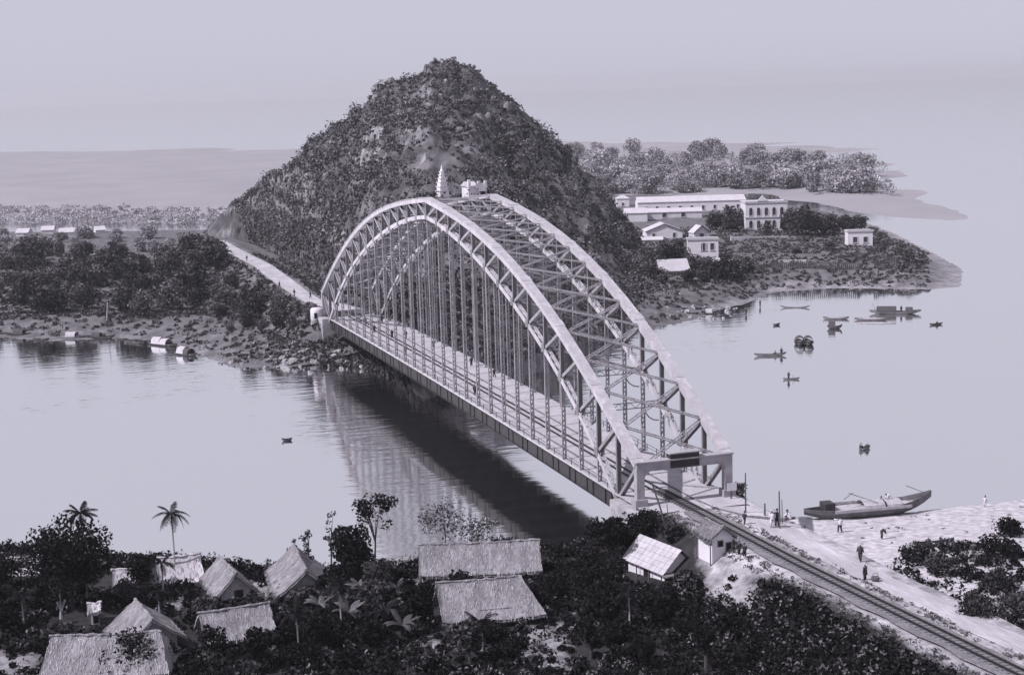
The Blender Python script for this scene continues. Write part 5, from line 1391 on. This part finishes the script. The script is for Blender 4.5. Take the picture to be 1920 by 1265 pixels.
P = at(1456, 610, WZ); boat('tiny dark boat left of the hooded sampan', (P[0], P[1], WZ-0.15), 1.9, 0.9, 0.5, 0.4, 0.3, RZ0+0.5, thwarts=1)
wboat('curved pale-sided canoe nearest the right shore, pulled up in shallow water', 1463, 1518, 577, 0.35, 0.8, 0.8, 1.0, m='hull_mid')
wboat('low dark barge left of the large rafts', 1543, 1592, 598, 0.6, 0.4, 0.3, 2.0, m='hull_mid', deck=(-2.4, 2.4, 6))
wboat('long low barge in front of the big covered boat', 1602, 1664, 600, 0.6, 0.4, 0.3, 2.2, m='hull_mid', deck=(-3, 3, 7))
boats['big'] = wboat('big covered boat with standing people among the rafts', 1630, 1727, 588, 0.8, 0.8, 0.6, 2.2, m='hull_mid', canopies=[(-2.0, 4.5, 1.3, 'mat_dark'), (3.2, 1.6, 1.1, 'mat_dark')], oar=[(-4.5, 0, 1.0, -5.2, 0, 2.6)])
wboat('flat raft alongside the big covered boat', 1600, 1680, 606, 0.3, 0.15, 0.15, 2.4, m='wood_pale', deck=(-3.5, 3.5, 9), name='raft')
wboat('overturned dark boat lying on the right shore below the hill', 1253, 1285, 567, 0.5, 0.4, 0.4, 1.4, dz=1.6)
wboat('dark moored boat by the boulders at the right foot of the hill', 1345, 1314, 588, 0.6, 0.6, 0.5, 1.5, canopies=[(0, 1.6, 0.9, 'mat_pale')])
wboat('moored boat with a white covered end left of the dark one at the hill foot', 1278, 1310, 590, 0.6, 0.5, 0.5, 1.5, canopies=[(-0.8, 1.2, 0.9, 'mat_pale')])
# left shore
wboat('dark moored sampan at the left edge of the far shore', 12, 58, 630, 0.7, 0.7, 0.6, 1.7, canopies=[(0.2, 2.4, 1.2, 'mat_dark')])
wboat('low dark open boat second from the left edge of the far shore', 62, 92, 638, 0.55, 0.5, 0.4, 1.4)
wboat('half sunk dark boat on the far shore between pale pole and white roofed sampans', 232, 268, 641, 0.5, 0.4, 0.4, 1.4, slant=645)
wboat('small grey boat drawn up above the left shore boats', 118, 146, 621, 0.5, 0.4, 0.4, 1.2, m='hull_mid', dz=0.7)
boats['l2'] = wboat('pale long moored boat with stern oar on the left shore', 92, 162, 634, 0.7, 0.5, 0.6, 2.0, m='hull_mid', deck=(-2.8, 3.0, 8), canopies=[(1.0, 2.4, 1.1, 'mat_pale')])
wboat('dark moored boat under the thin pale pole on the left shore', 163, 216, 634, 0.7, 0.8, 0.5, 1.7, canopies=[(-1.0, 2.0, 1.0, 'mat_dark')])
wboat('upper one of two sampans with white mat roofs on the left shore', 276, 332, 644, 0.7, 0.5, 0.5, 2.2, slant=650, canopies=[(-1.1, 2.6, 1.45, 'mat_pale'), (1.3, 2.0, 1.2, 'mat_pale')])
wboat('lower one of two sampans with white mat roofs on the left shore', 326, 370, 662, 0.7, 0.5, 0.5, 2.2, slant=668, canopies=[(-0.7, 2.2, 1.4, 'mat_pale'), (1.2, 1.5, 1.1, 'mat_dark')])
P = at(538, 826, WZ); boat('tiny lone boat out on the left water', (P[0], P[1], WZ-0.15), 1.7, 0.9, 0.45, 0.3, 0.5, RZ0+0.35, thwarts=1)
# beached junk at the near right bank
A, Bq = at(1508, 972, -7.6), at(1745, 951, -7.6); c = (A+Bq)/2; L = float(np.hypot(*(Bq-A)[:2])); rzb = math.atan2(Bq[1]-A[1], Bq[0]-A[0])
J = boat('large wooden river boat with mat deck lying at the sandy bank', (c[0], c[1], -8.0), L, 3.6, 1.4, 2.2, 0.5, rzb, m='hull_mid', thwarts=0, deck=(-6.0, 6.6, 16), oar=[(-2.6, 0.2, 3.2, 0.8, -1.2, 2.0), (-3.5, -0.4, 2.6, -1.8, 0.6, 3.1), (L*0.30, 0, 3.6, L*0.44, -0.9, 2.6)])
q = MB(); q.box(-L*0.36, -L*0.28, -0.9, 0.9, 1.4, 2.3); q.build('stern_box', MT['hull'], J)
for (x0, x1, hh) in ((-L*0.06, L*0.10, 0.75), (L*0.12, L*0.24, 0.6)):
    q = MB(); N_ = 8; Pq = [(1.45*math.cos(math.pi*k/N_), 1.42+hh*math.sin(math.pi*k/N_)) for k in range(N_+1)]
    for k in range(N_): q.beam(((x0+x1)/2, Pq[k][0], Pq[k][1]), ((x0+x1)/2, Pq[k+1][0], Pq[k+1][1]), x1-x0, 0.06, (0, -(Pq[k+1][1]-Pq[k][1]), Pq[k+1][0]-Pq[k][0]))
    q.build('mat_cover', MT['mat_pale'], J)
q = MB(); q.box(-L*0.30, L*0.30, 1.55, 1.65, 1.4, 1.75); q.build('washboard', MT['wood_pale'], J)
q = MB(); q.box(-L*0.30, L*0.30, -1.86, -1.72, 1.18, 1.55); q.build('rubbing_strake', MT['wood_pale'], J)
P = NG(1750, 1024); sm = boat('dark small boat pulled up on the sandy slope with two people in it', (P[0], P[1], P[2]), 5.0, 1.3, 0.5, 0.7, 0.5, RZ0+0.15, thwarts=3)

# ------------------------------------------------------------------ people
BASE = dict(pel=(0, 0, .92), ch=(0, 0, 1.28), nk=(0, 0, 1.44), hd=(0, .03, 1.60), sl=(-.19, 0, 1.38), sr=(.19, 0, 1.38), el=(-.25, .02, 1.10), er=(.25, .02, 1.10), hl=(-.25, .10, .86), hr=(.25, .10, .86),
            pl=(-.10, 0, .88), pr=(.10, 0, .88), kl=(-.11, .03, .48), kr=(.11, .03, .48), al=(-.11, 0, .07), ar=(.11, 0, .07), tl=(-.12, .16, .03), tr=(.12, .16, .03))
POSES = {'stand': {}, 'walk': dict(kl=(-.10, .16, .50), al=(-.10, .20, .08), tl=(-.10, .36, .05), kr=(.10, -.05, .48), ar=(.10, -.28, .10), tr=(.10, -.16, .03), hl=(-.27, -.14, .88), hr=(.26, .26, .92)),
         'reach': dict(el=(-.42, .10, 1.36), hl=(-.66, .22, 1.46), er=(.28, .05, 1.14), hr=(.20, .22, 1.0), kl=(-.14, .1, .48), al=(-.2, .02, .07), tl=(-.22, .18, .03), ar=(.16, -.1, .07), tr=(.18, .06, .03)),
         'squat': dict(pel=(0, -.16, .30), ch=(0, .02, .62), nk=(0, .08, .77), hd=(0, .13, .92), sl=(-.19, .04, .72), sr=(.19, .04, .72), el=(-.26, .22, .52), er=(.26, .22, .52), hl=(-.10, .38, .44), hr=(.10, .38, .44),
                       pl=(-.11, -.14, .28), pr=(.11, -.14, .28), kl=(-.17, .24, .46), kr=(.17, .24, .46), al=(-.13, .02, .07), ar=(.13, .02, .07), tl=(-.15, .18, .03), tr=(.15, .18, .03)),
         'bend': dict(ch=(0, .28, 1.10), nk=(0, .40, 1.16), hd=(0, .55, 1.18), sl=(-.19, .34, 1.12), sr=(.19, .34, 1.12), el=(-.22, .42, .84), er=(.22, .42, .84), hl=(-.14, .52, .60), hr=(.14, .52, .60))}
BONES = [('pel', 'ch'), ('ch', 'nk'), ('nk', 'hd'), ('ch', 'sl'), ('sl', 'el'), ('el', 'hl'), ('ch', 'sr'), ('sr', 'er'), ('er', 'hr'), ('pel', 'pl'), ('pl', 'kl'), ('kl', 'al'), ('al', 'tl'), ('pel', 'pr'), ('pr', 'kr'), ('kr', 'ar'), ('ar', 'tr')]
RADI = dict(pel=.13, ch=.15, nk=.06, hd=.105, sl=.07, sr=.07, el=.045, er=.045, hl=.04, hr=.04, pl=.10, pr=.10, kl=.06, kr=.06, al=.042, ar=.042, tl=.035, tr=.035)
_bm_cache = {}
def body_mesh(pose):
    if pose in _bm_cache: return _bm_cache[pose]
    J_ = dict(BASE); J_.update(POSES[pose]); J_['top'] = tuple(np.array(J_['hd'])+np.array((0, .01, .10)))
    bm = bmesh.new(); lay = bm.verts.layers.skin.verify(); vs = {}
    for k_, p in J_.items():
        v_ = bm.verts.new(p); vs[k_] = v_; r_ = RADI.get(k_, .07); v_[lay].radius = (r_, r_)
        v_[lay].use_root = (k_ == 'pel')
    for a_, b_ in BONES+[('hd', 'top')]: bm.edges.new((vs[a_], vs[b_]))
    me = bpy.data.meshes.new('body_skeleton'); bm.to_mesh(me); bm.free()
    o = bpy.data.objects.new('body_skeleton', me); COL.objects.link(o)
    o.modifiers.new('skin', 'SKIN'); sb = o.modifiers.new('sub', 'SUBSURF'); sb.levels = 1
    dg = bpy.context.evaluated_depsgraph_get(); ev = o.evaluated_get(dg)
    res = bpy.data.meshes.new_from_object(ev); res.name = 'body'; res.materials.clear(); res.materials.append(MT['skin'])
    bpy.data.objects.remove(o); bpy.data.meshes.remove(me)
    _bm_cache[pose] = (res, J_); return _bm_cache[pose]
def person(label, loc, pose='stand', hgt=1.65, rz=0.0, top='cloth_white', legs='cloth_dark', hat=None, group=None, robe=False):
    me, J_ = body_mesh(pose); t = thing('person', label, 'person', loc, rz, group); k = hgt/1.70; t.scale = (k, k, k)
    link_mesh('body', me, t)
    j = {a_: np.array(b_) for a_, b_ in J_.items()}
    mb = MB(); lo = j['pel']-(0, 0, .28 if robe and pose != 'squat' else .10)
    mb.tube([lo, j['pel'], (j['pel']+j['ch'])/2, j['ch'], j['nk']-(0, 0, .03)], [.24 if robe else .20, .20, .185, .21, .10], 10)
    for s_, e_, h_ in (('sl', 'el', 'hl'), ('sr', 'er', 'hr')): mb.tube([j[s_], j[e_], j[e_]*.4+j[h_]*.6], [.095, .075, .07], 7)
    mb.build('tunic', MT[top], t, True)
    mb = MB()
    for p_, k_, a_ in (('pl', 'kl', 'al'), ('pr', 'kr', 'ar')): mb.tube([j[p_], j[k_], j[a_]+(0, 0, .06)], [.125, .095, .085], 8)
    mb.build('trousers', MT[legs], t, True)
    h = j['hd']
    if hat == 'cone': mb = MB(); mb.tube([h+(0, 0, .06), h+(0, 0, .07), h+(0, 0, .25)], [.30, .29, .015], 12); mb.build('conical_hat', MT['hat'], t)
    elif hat == 'umbrella':
        mb = MB(); mb.tube([h+(0, .1, .32), h+(0, .1, .42), h+(0, .1, .58)], [.55, .42, .02], 14); mb.tube([h+(.12, .1, -.4), h+(0, .1, .5)], [.015, .015], 4); mb.build('umbrella', MT['cloth_dark'], t)
    else: mb = MB(); mb.tube([h+(0, -.02, .02), h+(0, -.02, .10), h+(0, -.01, .16)], [.118, .108, .04], 9); mb.build('hair', MT['cloth_dark'], t, True)
    return t
FACE = RZ0
def man(label, px, py, hpx, pose='stand', **k):
    P = NG(px, py); h_ = hpx/pxm(P)/0.96
    if pose == 'squat': h_ *= 1.75
    k.setdefault('rz', FACE+random.uniform(-1, 1)); return person(label, tuple(P), pose, min(2.05, max(1.5, h_)), **k)
man('man in white shirt stretching an arm out on sand before the big boat', 1575, 998, 44, 'reach', rz=FACE+0.2)
man('person in white carrying a basket, left of the pole where people stand', 1448, 990, 38, 'stand', legs='cloth_white', hat='cone')
man('person in dark clothes close to the pole where people stand', 1457, 988, 36, 'stand', top='cloth_dark', hat=None)
man('person squatting on the sand right of the pole where people stand', 1478, 976, 20, 'squat', top='cloth_white')
man('dark robed person with a wide hat walking up the sandy road', 1613, 1053, 34, 'walk', top='cloth_dark', hat='cone', rz=FACE+2.6)
man('stooping person in dark robe with white sleeves beside a basket at the roadside', 1622, 1088, 32, 'stand', top='cloth_dark', hat='cone', robe=True)
man('person bending over a load on the sand below the big boat', 1653, 1010, 26, 'bend', top='cloth_dark', hat='cone', rz=FACE-1.4)
man('dark figure standing at the top of the bushy slope on the right', 1825, 1046, 30, 'stand', top='cloth_dark')
man('pale figure standing at the waterline at the far right of the beach', 1847, 950, 20, 'stand', legs='cloth_white')
man('dark figure beside the guard hut, left of a second one', 1386, 1040, 20, 'stand', top='cloth_dark')
man('dark figure beside the guard hut, right of a second one', 1396, 1044, 20, 'stand', top='cloth_dark', robe=True)
man('tiny dark figure walking on the sand in front of the portal road', 1396, 983, 18, 'walk', top='cloth_dark')
bk = thing('basket', 'round dark basket beside the stooping person at the roadside', 'basket', tuple(NG(1641, 1090)))
q = MB(); q.tube([(0, 0, 0), (0, 0, 0.35), (0, 0, 0.5)], [0.3, 0.42, 0.38], 12); q.build('body', MT['wood'], bk); q = MB(); q.tube([(-0.35, 0, 0.45), (-0.2, 0, 0.85), (0.2, 0, 0.85), (0.35, 0, 0.45)], [0.03]*4, 5); q.build('handle', MT['wood'], bk)
for i, (dx, lb) in enumerate(((-0.6, 'left one of two people sitting in the small boat on the sandy slope'), (1.0, 'right one of two people sitting in the small boat on the sandy slope'))):
    a = sm.rotation_euler.z; person(lb, (sm.location.x+dx*math.cos(a), sm.location.y+dx*math.sin(a), sm.location.z+0.15), 'squat', 1.7, FACE+i, top='cloth_dark', hat='cone', group='two people in the boat on the slope')
a = rzb; person('person in white standing on the deck of the large beached boat', (c[0]+3.0*math.cos(a), c[1]+3.0*math.sin(a), -8.0+1.45), 'bend', 1.7, a+1.5, top='cloth_white', legs='cloth_white')
person('person in dark clothes crouching on the deck of the large beached boat', (c[0]+1.7*math.cos(a), c[1]+1.7*math.sin(a), -8.0+1.45), 'squat', 1.7, a-1.5, top='cloth_dark')
# on the deck of the bridge
for px, py, lb, kk in ((890.5, 741, 'person walking on the bridge deck near the left rail, nearest to the portal', {}), (884, 687, 'person under a round umbrella on the bridge deck', dict(hat='umbrella')), (813.5, 653, 'person standing at the far kerb of the bridge deck in mid span', {}),
        (761, 635, 'person at the far kerb of the bridge deck, fourth from the far end', {}), (761, 664, 'person near the left rail of the bridge deck in the far half', {}), (685, 608, 'person walking near the left rail close to the far end of the bridge', {}),
        (702, 623, 'person at the left rail just behind another near the far end of the bridge', {}), (716, 603, 'person at the far kerb near the far end of the bridge', {}), (927, 709, 'person standing beside the hangers on the far side of the deck', {}), (735, 633, 'person on the tracks in the far half of the bridge', dict(hat='cone'))):
    P = at(px, py, 0.3); P[2] = cz(P[1])+0.01
    if P[0] > BX-0.6: P[0] = BX-0.9
    person(lb, tuple(P), random.choice(['walk', 'stand']), 1.7, random.choice([0.1, math.pi]), top='cloth_dark', **kk)
# on the far road and shores
for px, py, lb in ((524, 541, 'dark person walking on the far road beside the bushes'), (552, 556, 'dark person on the far road close to the bridge end'), (463, 490, 'dark person far up the far road'), (582, 560, 'dark person at the bend where the far road meets the bridge')):
    P = hit(px, py); person(lb, (P[0], P[1], P[2]+0.1), 'walk', 1.75, random.uniform(0, 6), top='cloth_dark')
for px, py, lb in ((1399, 590, 'lone dark figure wading at the right shore, nearer the viewer'), (1425, 575, 'lone dark figure at the right shore farther out'), (1647, 516, 'dark figure on the beach near the point'), (1610, 514, 'dark figure on the beach left of another near the point')):
    P = hit(px, py); person(lb, tuple(P), 'stand', 1.75, random.uniform(0, 6), top='cloth_dark')
def crew(bt, dx, dz, lb, pose='stand', **k):
    _, c_, a_ = bt; person(lb, (c_[0]+dx*math.cos(a_), c_[1]+dx*math.sin(a_), WZ+dz), pose, 1.65, a_+random.uniform(-1, 1), top='cloth_dark', **k)
crew(boats['canoe2'], 2.3, 0.0, 'right-hand person standing in the long dark canoe'); crew(boats['canoe2'], 1.1, 0.0, 'left-hand person squatting in the long dark canoe', 'squat')
crew(boats['rower'], -0.5, -0.05, 'standing rower of the slim canoe', hat='cone')
crew(boats['small'], 0.35, -0.05, 'right-hand person in the small boat on the lower right water', 'squat', hat='cone'); crew(boats['small'], -0.6, -0.05, 'left-hand person in the small boat on the lower right water', 'squat')
crew(boats['right'], 0.3, -0.05, 'person sitting in the little boat at the far right', 'squat', hat='cone')
crew(boats['big'], 1.4, 0.3, 'person standing on the big covered boat among the rafts'); crew(boats['l2'], -2.0, 0.4, 'person on the pale long boat at the left shore')
